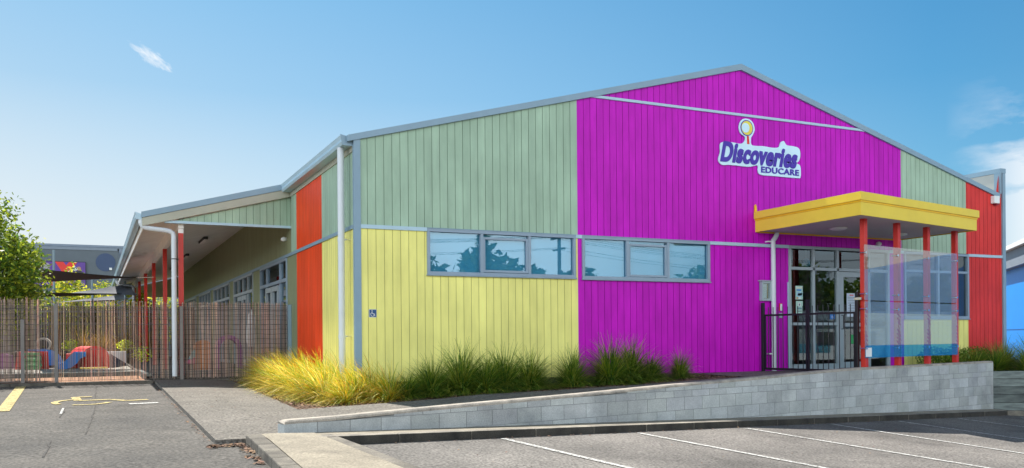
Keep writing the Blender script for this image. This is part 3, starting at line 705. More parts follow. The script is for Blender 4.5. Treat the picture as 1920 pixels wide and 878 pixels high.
# entrance downpipe
m = MB(); m.tube([(9.03,-.10,CB+.0),(9.03,-.10,CB-.04),(8.99,-.095,CB-.11),(8.94,-.09,CB-.17),(8.94,-.09,CB-.25),(8.94,-.09,.87)], .048, 14)
dpe = part(m, 'downpipe', m_pvc, label='white downpipe beside the entrance')
for z in (3.575, 1.22): m = MB(); m.box(8.80,8.90,-.10,-.085,z,z+.025); m.box(8.80,8.815,-.086,.0,z,z+.025); part(m, 'bracket', m_wht, dpe)
# second white pipe between entrance glazing and right window
m = MB(); m.tube([(12.64,-.07,CB+.015),(12.64,-.07,.87)], .045, 12); part(m, 'downpipe', m_pvc, label='white downpipe seen through the glass screen')
m = MB(); m.tube([(6.79,-.03,.93),(6.79,-.03,1.0),(6.75,-.03,1.01)], .014, 8); part(m, 'outlet_pipe', m_wht)
m = MB(); m.box(9.395,9.425,-.028,-.0,.9,2.75); part(m, 'door_flashing', m_rail)

# ------------------------------------------------------------------ glass wind screen between the canopy posts
gs = thing('glass_screen', 'clear glass wind screen with a blue band, bolted to the red canopy posts', 'screen', (10.6,-2.3,1.2))
ss = [s_of_x(9.02), s_of_x(10.17), s_of_x(11.28), s_of_x(12.42)]; tg = .045
for k in range(3):
    a, b = ss[k]+.004, ss[k+1]-.004
    for (z0, z1) in ((1.18,2.24),(2.26,3.30)):
        m = MB(); m.obox(S(a,tg,z0), SD*(b-a), TD*.010, (0,0,z1-z0)); part(m, 'glass_pane', m_glassS, gs)
    m = MB(); m.obox(S(a,tg-.0025,1.181), SD*(b-a), TD*.0015, (0,0,.23)); part(m, 'blue_band', m_film, gs)
    # frosted slanting stripes printed on the lower pane
    m = MB(); rs_ = random.Random(k)
    L = b-a; H0, H1 = 1.42, 2.02
    q = -1.0
    while q < L:
        pts = []
        for i in range(9):
            zz = lerp(H0, H1, i/8); xx = q + (H1-zz)*.9 + .02*sin(zz*14)
            pts.append((xx, zz))
        for (p1, p2) in zip(pts, pts[1:]):
            if 0 < p1[0] < L-.02 and 0 < p2[0] < L-.02:
                A_, B_ = S(a+p1[0],tg-.003,p1[1]), S(a+p2[0],tg-.003,p2[1])
                m.poly([A_, A_+SD*.022, B_+SD*.022, B_])
        q += .042
    part(m, 'frosted_pattern', glass('frost_%d' % k, (.85,.9,.9), 1.3, milk=.45, milkcol=(.75,.85,.75)), gs)
for k, s in enumerate(ss):
    for z in (3.15, 2.38, 2.10, 1.36):
        m = MB(); c = s+(.035 if k == 0 else (-.035 if k == 3 else -.03))
        m.tube([S(c,tg-.022,z), S(c,tg-.004,z)], .024, 12); m.tube([S(c,tg+.011,z), S(c,tg+.12,z)], .012, 8); part(m, 'standoff', m_chrome, gs)
m = MB(); m.obox(S(ss[0]+.02,tg-.004,1.20), SD*.20, TD*.002, (0,0,.17)); part(m, 'notice', m_wht, gs)

# ------------------------------------------------------------------ concrete block ramp wall
WL = thing('block_wall', 'long grey concrete block wall edging the ramp', 'wall', (6,-3.1,.3))
TOP = [(-2.12,.722),(-1.46,.731),(-.74,.757),(.42,.787),(1.27,.807),(2.0,.823),(2.79,.848),(3.65,.877),(4.58,.901),(5.59,.922),(6.27,.941),(6.99,.966),(8.52,1.004),(10.36,1.010),(13.9,1.02)]
def wtop(x): return table(TOP, x)
WT = .19; sa, sb = s_of_x(-2.12), s_of_x(13.85)
m = MB(); K = 120
for k in range(K):
    a, b = lerp(sa,sb,k/K)+(.004 if k == 0 else 0), lerp(sa,sb,(k+1)/K)-(.004 if k == K-1 else 0)
    p = [S(a,.004),S(b,.004),S(b,WT-.002),S(a,WT-.002)]
    m.hexa([(q.x,q.y,zbase(q.x)-.3) for q in p], [(q.x,q.y,wtop(q.x)-.05) for q in p])
part(m, 'wall_core', m_mort, WL)
m = MB(); rbk = random.Random(12)
z = 1.03-.045-.195-.105-.2*9; c = 0
rows = []
zz = .985
hs = [.195,.100,.195,.195,.195,.195,.195]
for h in hs: rows.append((zz-h, zz)); zz -= h+.002
for ri, (za, zb_) in enumerate(rows):
    s = sa - rbk.uniform(0,.05) - (.2 if ri % 2 else 0)
    while s < sb:
        e = s+.40
        a, b = max(s+.005, sa), min(e-.005, sb)
        if b-a > .03:
            xa_, xb_ = S(a,0).x, S(b,0).x
            ta, tb = min(zb_-.003, wtop(xa_)-.042), min(zb_-.003, wtop(xb_)-.042)
            # the top course is laid up to the sloping cap
            ba, bb = max(za+.003, zbase(xa_)-.06), max(za+.003, zbase(xb_)-.06)
            if ta-ba > .012 and tb-bb > .012:
                c = rbk.uniform(.84,1.10); cc = (c, c*rbk.uniform(.99,1.01), c*rbk.uniform(.98,1.03))
                P = [S(a,0),S(b,0),S(b,.003),S(a,.003)]
                m.faces([(P[0].x,P[0].y,ba),(P[1].x,P[1].y,bb),(P[1].x,P[1].y,tb),(P[0].x,P[0].y,ta),(P[3].x,P[3].y,ba),(P[2].x,P[2].y,bb),(P[2].x,P[2].y,tb),(P[3].x,P[3].y,ta)],
                        [(0,1,2,3),(3,2,6,7),(1,5,6,2),(4,0,3,7),(4,5,1,0)], cc)
        s = e
# end faces
pa = [S(sa,.0),S(sa,WT)]
m.poly([(pa[1].x,pa[1].y,.5),(pa[0].x,pa[0].y,.5),(pa[0].x,pa[0].y,wtop(-2.12)-.045),(pa[1].x,pa[1].y,wtop(-2.12)-.045)], 1)
pa = [S(sb,.0),S(sb,WT)]
m.poly([(pa[0].x,pa[0].y,-.2),(pa[1].x,pa[1].y,-.2),(pa[1].x,pa[1].y,.985),(pa[0].x,pa[0].y,.985)], 1)
part(m, 'block_face', m_block, WL)
m = MB(); L = sb-sa; k = 0; s = sa
while s < sb-.05:
    e = min(s+.62, sb); a, b = s+.002, e-.002
    pa_, pb_ = S(a,0), S(b,0); za, zb_ = wtop(pa_.x), wtop(pb_.x); ch = .018
    prof = [(0,-.042),(0,-ch),(ch,0),(WT-ch,0),(WT,-ch),(WT,-.042)]
    A_ = [S(a,t,za+d) for t, d in prof]; B_ = [S(b,t,zb_+d) for t, d in prof]
    if k == 0:
        A_ = [S(a+(.06 if d == 0 else 0),t,za+d) for t, d in prof]
    n = len(prof)
    m.faces(A_+B_, [tuple(range(n))[::-1], tuple(range(n,2*n))]+[(i,(i+1)%n,n+(i+1)%n,n+i) for i in range(n)])
    s = e; k += 1
part(m, 'wall_cap', m_cap, WL)

# timber retaining wall at the right
TW = thing('timber_retaining_wall', 'weathered grey timber plank retaining wall at the right end of the block wall', 'wall', (15,-2,0))
o0 = Vector((13.87,-1.50,0)); nv = Vector((.428,.904,0)); z = .797; rt_ = random.Random(2)
for k in range(6):
    m = MB(); m.obox(o0+Vector((0,0,z-.170)), KD*3.4, nv*.045, (0,0,.166), rt_.uniform(.8,1.2)); part(m, 'board', m_timber, TW, bevel=.004); z -= .1745
m = MB()
for d in (1.0, 2.6): m.obox(o0+KD*d-nv*.09+Vector((0,0,-.3)), KD*.09, nv*.088, (0,0,1.05), .9)
part(m, 'post', m_timber, TW)
m = MB(); q = [o0+nv*.05, o0+KD*3.4+nv*.05, Vector((24,3,0)), Vector((24,8,0)), Vector((16.4,8,0)), Vector((16.4,-.0,0)), Vector((12.8,-.0,0)), Vector((12.8,-1.6,0)), Vector((13.8,-1.35,0))]
m.prism([(p.x,p.y,.62) for p in q], (0,0,.14)); struct(m.build('raised_bed_soil', m_bark))

# ------------------------------------------------------------------ black gate
GT = thing('entrance_gate', 'black metal picket double gate across the ramp before the entrance', 'gate', (8.85,-1.2,.88))
GA0, GA1 = Vector((8.64,-.10,0)), Vector((9.02,-2.26,0)); gd = (GA1-GA0).normalized(); gl = (GA1-GA0).length; gn = Vector((-gd.y,gd.x,0))
for (d, zt) in ((0,2.30),(gl,2.42)):
    m = MB(); m.obox(GA0+gd*(d-.03)-gn*.03+Vector((0,0,.86)), gd*.06, gn*.06, (0,0,zt-.86)); part(m, 'gate_post', m_black, GT, bevel=.006)
for (a, b) in ((.04, gl/2-.01), (gl/2+.01, gl-.04)):
    m = MB(); zo = Vector((0,0,0))
    for z0, z1 in ((2.015,2.055),(.905,.95)): m.obox(GA0+gd*a-gn*.015+Vector((0,0,z0)), gd*(b-a), gn*.03, (0,0,z1-z0))
    for d in (a, b-.03): m.obox(GA0+gd*d-gn*.016+Vector((0,0,.905)), gd*.03, gn*.032, (0,0,1.15 if d == a and a < .1 else (1.42 if abs(d-gl/2) < .1 else 1.15)))
    lf = part(m, 'gate_leaf', m_black, GT)
    n = 8
    for k in range(n):
        d = lerp(a+.03, b-.03, (k+.6)/(n+.2)); m = MB(); m.tube([GA0+gd*d+Vector((0,0,.91)), GA0+gd*d+Vector((0,0,2.20))], .0085, 8); part(m, 'picket', m_black, lf)
m = MB(); m.obox(GA0+gd*(gl/2-.02)-gn*.045+Vector((0,0,1.55)), gd*.04, gn*.03, (0,0,.22)); part(m, 'latch', m_black, GT)
m = MB(); m.obox(GA0+gd*(gl-.02)-gn*.06+Vector((0,0,2.27)), gd*.14, gn*.03, (0,0,.045)); part(m, 'top_latch', m_chrome, GT)

# ------------------------------------------------------------------ things fixed to the walls
def smooth_loop(P, n=4):
    o = []; L = len(P)
    for i in range(L):
        p0, p1, p2, p3 = [Vector(P[(i+k-1) % L]) for k in range(4)]
        for j in range(n):
            t = j/n; o.append(.5*((2*p1)+(-p0+p2)*t+(2*p0-5*p1+4*p2-p3)*t*t+(-p0+3*p1-3*p2+p3)*t**3))
    return o
def text_mesh(body, name, x0, x1, z0, z1, y, m_, parent, shear=0, off=.0, depth=.008, track=1.0, shifts=(0,)):
    cu = bpy.data.curves.new(name, 'FONT'); cu.body = body; cu.size = 1; cu.offset = off; cu.extrude = .02; cu.space_character = track; cu.shear = 0; cu.resolution_u = 6
    ob = bpy.data.objects.new('tmp', cu); COL.objects.link(ob); bpy.context.view_layer.update()
    me = bpy.data.meshes.new_from_object(ob.evaluated_get(bpy.context.evaluated_depsgraph_get()))
    bpy.data.objects.remove(ob)
    vs = [v.co.copy() for v in me.vertices]; ax = min(v.x for v in vs); bx = max(v.x for v in vs); ay = min(v.y for v in vs); by = max(v.y for v in vs)
    hgt = z1-z0; wid = x1-x0-shear*hgt; off_ = Vector((0,0,0)); q = parent
    while q is not None: off_ += q.location; q = q.parent
    for v, c in zip(me.vertices, vs):
        b_ = (c.y-ay)/(by-ay); v.co = Vector((x0+(c.x-ax)/(bx-ax)*wid+shear*hgt*b_, y-(c.z+.02)/.04*depth, z0+b_*hgt))-off_
    if len(shifts) > 1:
        V = [v.co.copy() for v in me.vertices]; F = [tuple(p.vertices) for p in me.polygons]; VV = []; FF = []
        for q, sh in enumerate(shifts):
            b0 = len(VV); VV += [(v.x+sh[0], v.y-.0012*q, v.z+sh[1]) for v in V]; FF += [tuple(b0+i for i in f) for f in F]
        me = bpy.data.meshes.new(name); me.from_pydata(VV, [], FF)
    me.name = name; me.materials.clear(); me.materials.append(m_); o = bpy.data.objects.new(name, me); COL.objects.link(o); o.parent = parent
    return o
SG = thing('shop_sign', 'cut-out wall sign reading Discoveries EDUCARE in dark blue on the purple gable', 'sign', (8.6,-.02,5.0))
outl = [(7.57,5.21),(7.62,5.38),(7.62,5.53),(7.70,5.59),(7.93,5.60),(8.14,5.59),(8.24,5.64),(8.27,5.74),(8.16,5.80),(8.11,5.9),(8.13,6.02),(8.22,6.11),(8.37,6.12),(8.48,6.05),(8.52,5.91),(8.46,5.79),(8.42,5.73),(8.43,5.60),(8.55,5.58),(8.75,5.59),(9.02,5.58),(9.17,5.61),(9.22,5.71),(9.31,5.745),(9.38,5.67),(9.55,5.66),(9.72,5.63),(9.765,5.5),(9.73,5.37),(9.66,5.30),(9.76,5.25),(9.765,5.02),(9.66,4.985),(9.04,4.985),(8.64,4.995),(8.60,5.16),(8.52,5.165),(8.36,5.13),(8.05,5.13),(7.83,5.13),(7.66,5.12)]
L_ = smooth_loop([(x, z, 0) for x, z in outl])
m = MB(); m.prism([(p.x,-.012,p.y) for p in L_], (0,-.02,0)); part(m, 'sign_backing', m_signw, SG)
text_mesh('Discoveries', 'lettering', 7.62, 9.71, 5.185, 5.60, -.034, m_navy, SG, shear=.22, off=.03, depth=.006, track=1.08, shifts=((0,0),(.012,.006),(-.012,-.006),(.006,-.008),(-.006,.008)))
text_mesh('EDUCARE', 'lettering', 8.68, 9.71, 5.035, 5.205 if False else 5.16, -.034, m_navy, SG, off=.02, depth=.006, track=1.08, shifts=((0,0),(.005,.003),(-.005,-.003)))
def disc(m, cx, cz, r, y, th=.004, n=32, ry=1.0): m.prism([(cx+r*cos(2*pi*i/n), y, cz+r*ry*sin(2*pi*i/n)) for i in range(n)], (0,-th,0))
mg = MB(); disc(mg, 8.31, 5.93, .165, -.033); part(mg, 'magnifier_rim', m_navy, SG)
mg = MB(); disc(mg, 8.31, 5.93, .145, -.038); part(mg, 'magnifier_lens', flat('lens_yellow', (.80,.68,.08)), SG)
mg = MB(); disc(mg, 8.27, 5.93, .10, -.043); part(mg, 'magnifier_shine', m_signw, SG)
mg = MB(); mg.prism([(8.31,-.033,5.765),(8.36,-.033,5.765),(8.375,-.033,5.60),(8.315,-.033,5.60)], (0,-.006,0)); part(mg, 'magnifier_handle', m_tred, SG)

WS_ = thing('accessibility_sign', 'small square blue wheelchair sign on the yellow boards', 'sign', (.282,-.01,2.045))
m = MB(); m.box(.216,.348,-.012,-.001,1.975,2.113); part(m, 'sign_plate', m_wht, WS_)
m = MB(); m.box(.222,.342,-.0145,-.012,1.981,2.107); part(m, 'sign_face', m_signb, WS_)
m = MB()
def strip(m, P, wd, y, th=.002):
    for (a, b) in zip(P, P[1:]):
        a = Vector((a[0],y,a[1])); b = Vector((b[0],y,b[1])); d = (b-a).normalized(); n = Vector((-d.z,0,d.x))*wd/2
        m.prism([a-n-d*wd*.2,b-n+d*wd*.2,b+n+d*wd*.2,a+n-d*wd*.2], (0,-th,0))
wheel = [(.278+.032*cos(R(a)), 2.025+.032*sin(R(a))) for a in range(120, 400, 20)]
strip(m, wheel, .008, -.0145); strip(m, [(.268,2.078),(.272,2.04),(.296,2.038),(.308,2.005),(.322,2.01)], .009, -.0150); disc(m, .268, 2.09, .008, -.0145, .002, 12)
part(m, 'wheelchair_symbol', m_wht, WS_)

NB = thing('notice_case', 'small grey-framed glazed notice case on the purple wall beside the white downpipe', 'notice board', (8.78,-.05,2.5))
m = MB(); x0,x1,z0,z1 = 8.64,8.90,2.345,2.755
m.box(x0,x1,-.08,0,z0,z0+.045); m.box(x0,x1,-.08,0,z1-.045,z1); m.box(x0,x0+.04,-.08,0,z0+.045,z1-.045); m.box(x1-.04,x1,-.08,0,z0+.045,z1-.045); m.box(x0-.04,x1+.01,-.10,0,z1,z1+.018)
part(m, 'case_frame', m_alul, NB, bevel=.003)
m = MB(); m.box(x0+.04,x1-.04,-.012,-.003,z0+.045,z1-.045); part(m, 'cork_backing', flat('cork', (.45,.30,.14)), NB)
m = MB(); m.box(x0+.05,x1-.08,-.016,-.012,z0+.055,z1-.055); part(m, 'paper', m_wht, NB)
m = MB(); m.box(x0+.04,x1-.04,-.066,-.062,z0+.045,z1-.045); part(m, 'case_glass', m_glassS, NB)
DB = thing('door_keypad', 'small white and red call keypad on the purple wall left of the doors', 'keypad', (9.2,-.02,2.1))
m = MB(); m.box(9.17,9.225,-.035,0,2.14,2.285); part(m, 'call_box', m_wht, DB, bevel=.006)
m = MB(); m.box(9.165,9.17,-.03,0,2.14,2.285); m.box(9.165,9.23,-.03,0,2.286,2.296); part(m, 'red_edge', m_tred, DB)
m = MB(); m.box(9.155,9.245,-.03,0,1.99,2.09); part(m, 'keypad_box', m_alul, DB, bevel=.004)
AL = thing('alarm_siren', 'white box alarm siren with a red lens high on the red boards', 'alarm', (15.98,-.05,4.88))
m = MB(); m.box(15.87,16.07,-.11,0,4.80,4.985); part(m, 'siren_box', m_wht, AL, bevel=.015)
m = MB(); m.box(15.96,16.06,-.10,-.01,4.765,4.799); part(m, 'red_lens', flat('maroon_lens', (.25,.01,.03)), AL)
CM = thing('security_camera', 'small white dome camera under the canopy above the entrance doors', 'camera', (11.95,-.1,3.6))
m = MB(); m.tube([(12.05,-.0,3.66),(12.05,-.06,3.66),(12.05,-.10,3.66)], [.05,.055,.03], 12); part(m, 'camera_housing', m_wht, CM, smooth=True)

def poster(x0, x1, z0, z1, base, rows, label, name='poster', y=.0):
    t = thing(name, label, 'poster', ((x0+x1)/2, y, z0)); m = MB(); m.box(x0,x1,y-.004,y-.001,z0,z1); part(m, 'paper', base, t)
    for (a, b, c, d, mm) in rows:
        m = MB(); m.box(lerp(x0,x1,a),lerp(x0,x1,b),y-.006,y-.004,lerp(z0,z1,c),lerp(z0,z1,d)); part(m, 'print', mm, t)
    return t
m_mint = flat('pale_mint_paper', (.45,.66,.58)); m_cream = flat('cream_paper', (.70,.70,.62)); m_sky = flat('sky_print', (.35,.60,.75)); m_palep = flat('pale_blue_paper', (.60,.68,.80))
poster(9.64,9.84,2.385,2.68,m_mint,[(.08,.92,.80,.92,m_cream),(.12,.8,.64,.74,m_tblue),(.08,.92,.22,.58,m_sky),(.3,.7,.28,.45,m_cream),(.12,.3,.06,.16,m_torange),(.45,.7,.05,.17,m_wht),(.7,.9,.3,.5,m_leafY)], 'colourful poster taped inside the left door pane, the upper of two', y=.016)
poster(9.65,9.84,2.05,2.355,m_mint,[(.3,.7,.62,.88,m_wht),(.42,.58,.66,.82,m_signb),(.15,.85,.46,.52,m_signb),(.15,.85,.34,.38,m_grey),(.15,.85,.24,.28,m_grey)], 'pale green notice taped inside the left door pane, the lower of two', y=.016)
poster(11.10,11.39,2.02,2.54,m_palep,[(.3,.7,.90,.94,m_tred)]+[(.12,.88,.82-.07*i,.84-.07*i,m_grey2) for i in range(10)], 'tall pale blue notice taped on the entrance door', y=-.002)
t = poster(10.62,10.76,1.965,2.07,m_tblue,[], 'small square blue wheelchair sticker on the middle door pane', 'sticker', .016)
m = MB(); strip(m, [(10.69+.025*cos(R(a)),2.01+.025*sin(R(a))) for a in range(120,400,28)], .007, .0125); strip(m, [(10.675,2.05),(10.68,2.02),(10.70,2.02),(10.715,1.99)], .008, .0125); part(m, 'wheelchair_symbol', m_wht, t)
poster(11.22,11.42,1.42,1.62,m_tgreen,[(.35,.65,.3,.8,m_wht)], 'small green safety notice low on the entrance door', y=-.002)
t = thing('paper_lantern', 'round blue paper lantern hanging inside the entrance above the doors', 'lantern', (10.6,.7,3.25))
m = MB(); prf = [(3.36,.01),(3.35,.05),(3.30,.09),(3.25,.10),(3.20,.09),(3.15,.05),(3.14,.01)]
m.tube([(10.6,.7,z) for z, r in prf], [r for z, r in prf], 16); part(m, 'lantern_shade', flat('lantern_blue', (.02,.40,.85)), t, smooth=True)
m = MB(); m.tube([(10.6,.7,3.36),(10.6,.7,3.6)], .002, 5); part(m, 'string', m_wht, t)

# ------------------------------------------------------------------ grasses
def tussock(name, seed, n, rad, h, lean, pal, wid=.011, parent=None, stiff=.55, spread=(5,72,.8)):
    """arching blades fanning out of a small base; lean is the wind"""
    m = MB(); rg = random.Random(seed)
    for i in range(n):
        a = rg.uniform(0, 2*pi); d = Vector((cos(a), sin(a), 0)); u = rg.random()
        phi = R(spread[0]) + R(spread[1])*u**spread[2] ; l = h*rg.uniform(.75,1.5)*(1.05-.15*u)
        p = d*rg.uniform(0,.16)*rad/.5*u + Vector((0,0,-.03)); side = Vector((-d.y, d.x, 0))
        K = 6; step = l/K; dv = (d*sin(phi)+Vector((0,0,cos(phi)))).normalized()
        g = rg.uniform(.5,1.3)*stiff; c = pal[rg.randrange(len(pal))]; f = rg.uniform(.65,1.25); c = tuple(x*f for x in c)
        jit = Vector((rg.uniform(-.22,.22), rg.uniform(-.22,.22), 0)); ids = []; w0 = wid*rg.uniform(.7,1.2)
        sd = (side + Vector((rg.uniform(-.6,.6), rg.uniform(-.6,.6), 0))).normalized()
        for k in range(K+1):
            t = k/K; ww = w0*.5*(1-t**1.6)+.0011
            q = Vector((p.x, p.y, max(p.z, .012 if k > 1 else -.03)))
            m.v.append(tuple(q-sd*ww)); m.v.append(tuple(q+sd*ww)); ids.append(len(m.v)-2)
            dv = (dv + (Vector((0,0,-g)) + lean + jit)*(.16+.34*t)).normalized(); p = p + dv*step
        for k in range(K):
            q, r2 = ids[k], ids[k+1]; m.f.append((q, q+1, r2+1, r2)); m.c.append(c)
    return m
PALY = [(.35,.6,.4),(.5,.8,.5),(1,.95,.8),(1.15,1.1,1.2),(1,.8,.5),(.55,.75,.6),(1.25,1.4,5),(1,.55,.3),(1.2,1.2,2),(.3,.5,.4)]
PALG = [(1,1,1),(.6,.9,.8),(1.7,1.5,1.0),(.45,.8,.7),(2.6,1.8,2.0),(.4,.7,.6),(1.1,1.25,1),(3.0,2.2,3.5)]
def clump_protos(nm, seeds, n, rad, h, lean, pal, mtl, wid=.011, stiff=.55, spread=(5,72,.8)):
    out_ = []
    for s in seeds:
        mb = tussock(nm, s, n, rad, h, lean, pal, wid, stiff=stiff, spread=spread); o = mb.build(nm, mtl); out_.append(o)
    return out_
def place(protos, spots, group, labels):
    used = set()
    for i, (x, y, z, sc, szz) in enumerate(spots):
        p = protos[i % len(protos)]
        o = p if p.name not in used else p.copy()
        if o is not p: COL.objects.link(o)
        used.add(p.name)
        o.location = (x, y, z); o.rotation_euler = (0, 0, (i*1.1) % .8 - .4); o.scale = (sc, sc, szz)
        lab = labels(i) if callable(labels) else labels[i]
        tag(o, lab, 'grass plant', group)
YP = clump_protos('golden_grass_clump', (1,2,3,4), 850, .6, .70, Vector((-.44,-.20,.08)), PALY, m_grassY, .015, .72, (6,70,.8))
ysp = [(-.62,4.9,.95),(-.30,4.2,1.05),(-.80,4.0,.85),(-.35,3.4,1.0),(-.82,3.1,.9),(-.30,2.6,1.0),(-.78,2.3,.95),(-.32,1.8,.95),(-.75,1.5,.95),(-.30,1.0,.95),(-.72,.7,.92),(-.28,.25,.9),(-.62,-.1,.9),(-.20,-.55,.80),(-.50,-.90,.66),(.20,-1.0,.72),(.05,-.5,.85)]
place(YP, [(x,y,soil(x,y),s,s*.98) for x,y,s in ysp], 'golden grass clumps along the side wall',
      lambda i: 'golden tussock grass clump in the windswept mass beside the side wall' if i < 13 else ['small golden grass clump at the building corner nearest the corner flashing','low golden grass clump at the front tip of the planting bed','rightmost golden grass clump, catching the last of the sun','golden grass clump just right of the building corner'][i-13])
GP = clump_protos('green_grass_clump', (11,12,13), 1500, .60, .60, Vector((.0,-.08,0)), PALG, m_grassG, .013, .72, (4,74,.72))
gsp = [(.62,-.85,.85,.60),(1.05,-.75,.95,.85),(1.60,-.75,1.12,1.12),(1.95,-.95,1.0,.85),(2.38,-.75,1.0,1.0),(2.86,-.8,.88,.92),(3.66,-.85,.80,.95),(4.50,-.8,1.12,1.12),(4.95,-.75,1.05,1.08),(5.32,-.85,.85,.72),(6.05,-.75,.60,.74)]
place(GP, [(x,y,soil(x,y),s,zz) for x,y,s,zz in gsp], 'green grass clumps along the front wall',
      ['low faded green grass clump next to the golden ones','green grass clump left of the tallest one before the yellow boards','tallest green grass clump in front of the yellow boards','short brownish-green grass clump leaning over the ramp edge','spiky green grass clump under the right half of the left window','green grass clump under the right end of the left window','separate green grass clump at the join of yellow and purple boards','largest dark green grass clump before the purple boards','tall green grass clump on the right shoulder of the largest one','low green grass clump trailing right of the largest one','smallest green grass clump alone before the purple boards'])
RP = clump_protos('green_grass_clump', (21,22), 900, .55, .62, Vector((.05,-.05,0)), PALG, m_grassG, .013, .6)
rsp = [(13.9,-.55,.7,.7),(14.3,-.75,.9,.75),(14.75,-.9,1.0,.85),(15.3,-1.3,1.0,.95),(15.6,-.5,1.0,.95),(16.1,-1.5,1.1,1.0),(16.6,-.6,1.1,1.1),(17.4,-.9,1.1,1.1)]
place(RP, [(x,y,.75,s,zz) for x,y,s,zz in rsp], 'green grass clumps above the timber wall', lambda i: 'dark green grass clump in the raised bed above the timber retaining wall')
# low hedge plants under the right window
def foliage(m, n, c, r, sz, pal, seed, fill=.55, flatn=0, clumps=0):
    rg = random.Random(seed); C_ = Vector(c); cl = []
    for i in range(clumps):
        while True:
            v = Vector((rg.uniform(-1,1),rg.uniform(-1,1),rg.uniform(-1,1)))
            if v.length < 1 and v.length > .2: break
        cl.append(v)
    for i in range(n):
        if cl:
            b = cl[rg.randrange(len(cl))]; v = b + Vector((max(-.3,min(.3,rg.gauss(0,.15))),max(-.3,min(.3,rg.gauss(0,.15))),max(-.28,min(.28,rg.gauss(0,.14)))))
        else:
            v = Vector((rg.gauss(0,1),rg.gauss(0,1),rg.gauss(0,1))).normalized()*(rg.random()**fill)
        p = C_ + Vector((v.x*r[0], v.y*r[1], v.z*r[2])); s = sz*rg.uniform(.6,1.3)
        a = Vector((rg.gauss(0,1),rg.gauss(0,1),rg.gauss(0,.7))).normalized(); b_ = a.cross(Vector((rg.gauss(0,1),rg.gauss(0,1),rg.gauss(0,1)))).normalized()
        cc = pal[rg.randrange(len(pal))]; f = rg.uniform(.7,1.3)
        m.poly([p-a*s, p-b_*s*.45, p+a*s, p+b_*s*.45], tuple(x*f for x in cc))
PALL = [(1,1,1),(.7,.9,.7),(.5,.75,.6),(2.4,1.9,.8),(3.2,2.6,1.6),(1.4,1.2,.6)]
hs_ = ['left low leafy shrub under the right window','middle low leafy shrub under the right window','right low leafy shrub under the right window']
for i, x in enumerate((13.2,13.9,14.6)):
    t = thing('low_shrub', hs_[i], 'shrub', (x,-.5,.87), 'low shrubs under the right window')
    m = MB(); foliage(m, 700, (x,-.5,1.08), (.42,.35,.26), .035, [(1,1,1),(1.6,1.5,.7),(.6,.9,.6)], 60+i, .4); part(m, 'leaves', m_leaf, t)
    m = MB(); m.tube([(x,-.5,.74),(x+.02,-.5,1.05)], [.02,.01], 6); part(m, 'stem', m_bark2, t)

# ------------------------------------------------------------------ playground fence with reed screening
def reeds(m, x0, x1, y, z0, z1, pitch, seed, keep=1.0, w0=.006, w1=.013, dark=1.0):
    rg = random.Random(seed); x = x0
    while x < x1:
        if rg.random() < (keep(x) if callable(keep) else keep):
            wd = rg.uniform(w0, w1); zt = z1+rg.gauss(0,.018); yo = rg.uniform(-.006,.006); le = rg.uniform(-.02,.02)
            f = rg.choice((.5,.7,.9,1.0,1.15,1.4))*rg.uniform(.8,1.2)*dark; c = (f*rg.uniform(.92,1.15), f, f*rg.uniform(.88,1.12))
            zb_ = z0+rg.uniform(0,.03)
            m.hexa([(x,y+yo,zb_),(x+wd,y+yo,zb_),(x+wd,y+yo+.006,zb_),(x,y+yo+.006,zb_)], [(x+le,y+yo,zt),(x+wd+le,y+yo,zt),(x+wd+le,y+yo+.006,zt),(x+le,y+yo+.006,zt)], c)
        x += pitch*rg.uniform(.6,1.4)
FN = thing('reed_fence', 'see-through wire mesh fence lined with reed screening around the playground', 'fence', (-4,5.4,.8))
for (x, zt) in ((-9.2,2.35),(-7.2,2.35),(-5.255,2.05),(-4.665,2.36),(-2.305,2.34)):
    m = MB(); m.box(x-.035,x+.035,5.33,5.39,.6,zt); part(m, 'fence_post', m_galv, FN, bevel=.004)
m = MB(); m.box(-.075,-.005,5.34,5.40,.6,2.37); m.box(-.08,-.0,5.335,5.405,2.37,2.39); part(m, 'end_post', m_steel, FN)
m = MB(); xw = -10.5
while xw < -.08: m.tube([(xw,5.40,.8),(xw,5.40,2.32)], .0028, 4, cap=False); xw += .075
for z in (.82,.95,1.45,1.95,2.12,2.24,2.28,2.32): m.tube([(-10.5,5.405,z),(-.08,5.405,z)], .004, 5)
part(m, 'wire_mesh', m_galv, FN)
m = MB(); reeds(m, -10.5, -4.95, 5.42, .80, 2.46, .0125, 1, lambda x: .97 if x < -5.35 else .8); part(m, 'reed_screen', m_reed, FN, label='dense reed screen at the left')
m = MB(); reeds(m, -4.95, -2.85, 5.42, .80, 2.44, .020, 2, .74, .005, .010); part(m, 'reed_screen', m_reed, FN, label='sparse reed screen showing the playground')
m = MB(); reeds(m, -2.85, -.09, 5.42, .80, 2.42, .0118, 3, lambda x: .66 if x < -2.1 else .84); part(m, 'reed_screen', m_reed, FN, label='denser reed screen at the right')
m = MB(); z = .9
while z < 2.42:
    x = -10.5
    for (a, b) in ((-10.5,-5.0),(-2.9,-.09)):
        n = int((b-a)/.15); P = [(lerp(a,b,i/n),5.412,z+.008*sin(i*1.7+z*9)) for i in range(n+1)]; m.tube(P, .0042, 4)
    z += .105
part(m, 'tie_wire', m_black, FN)
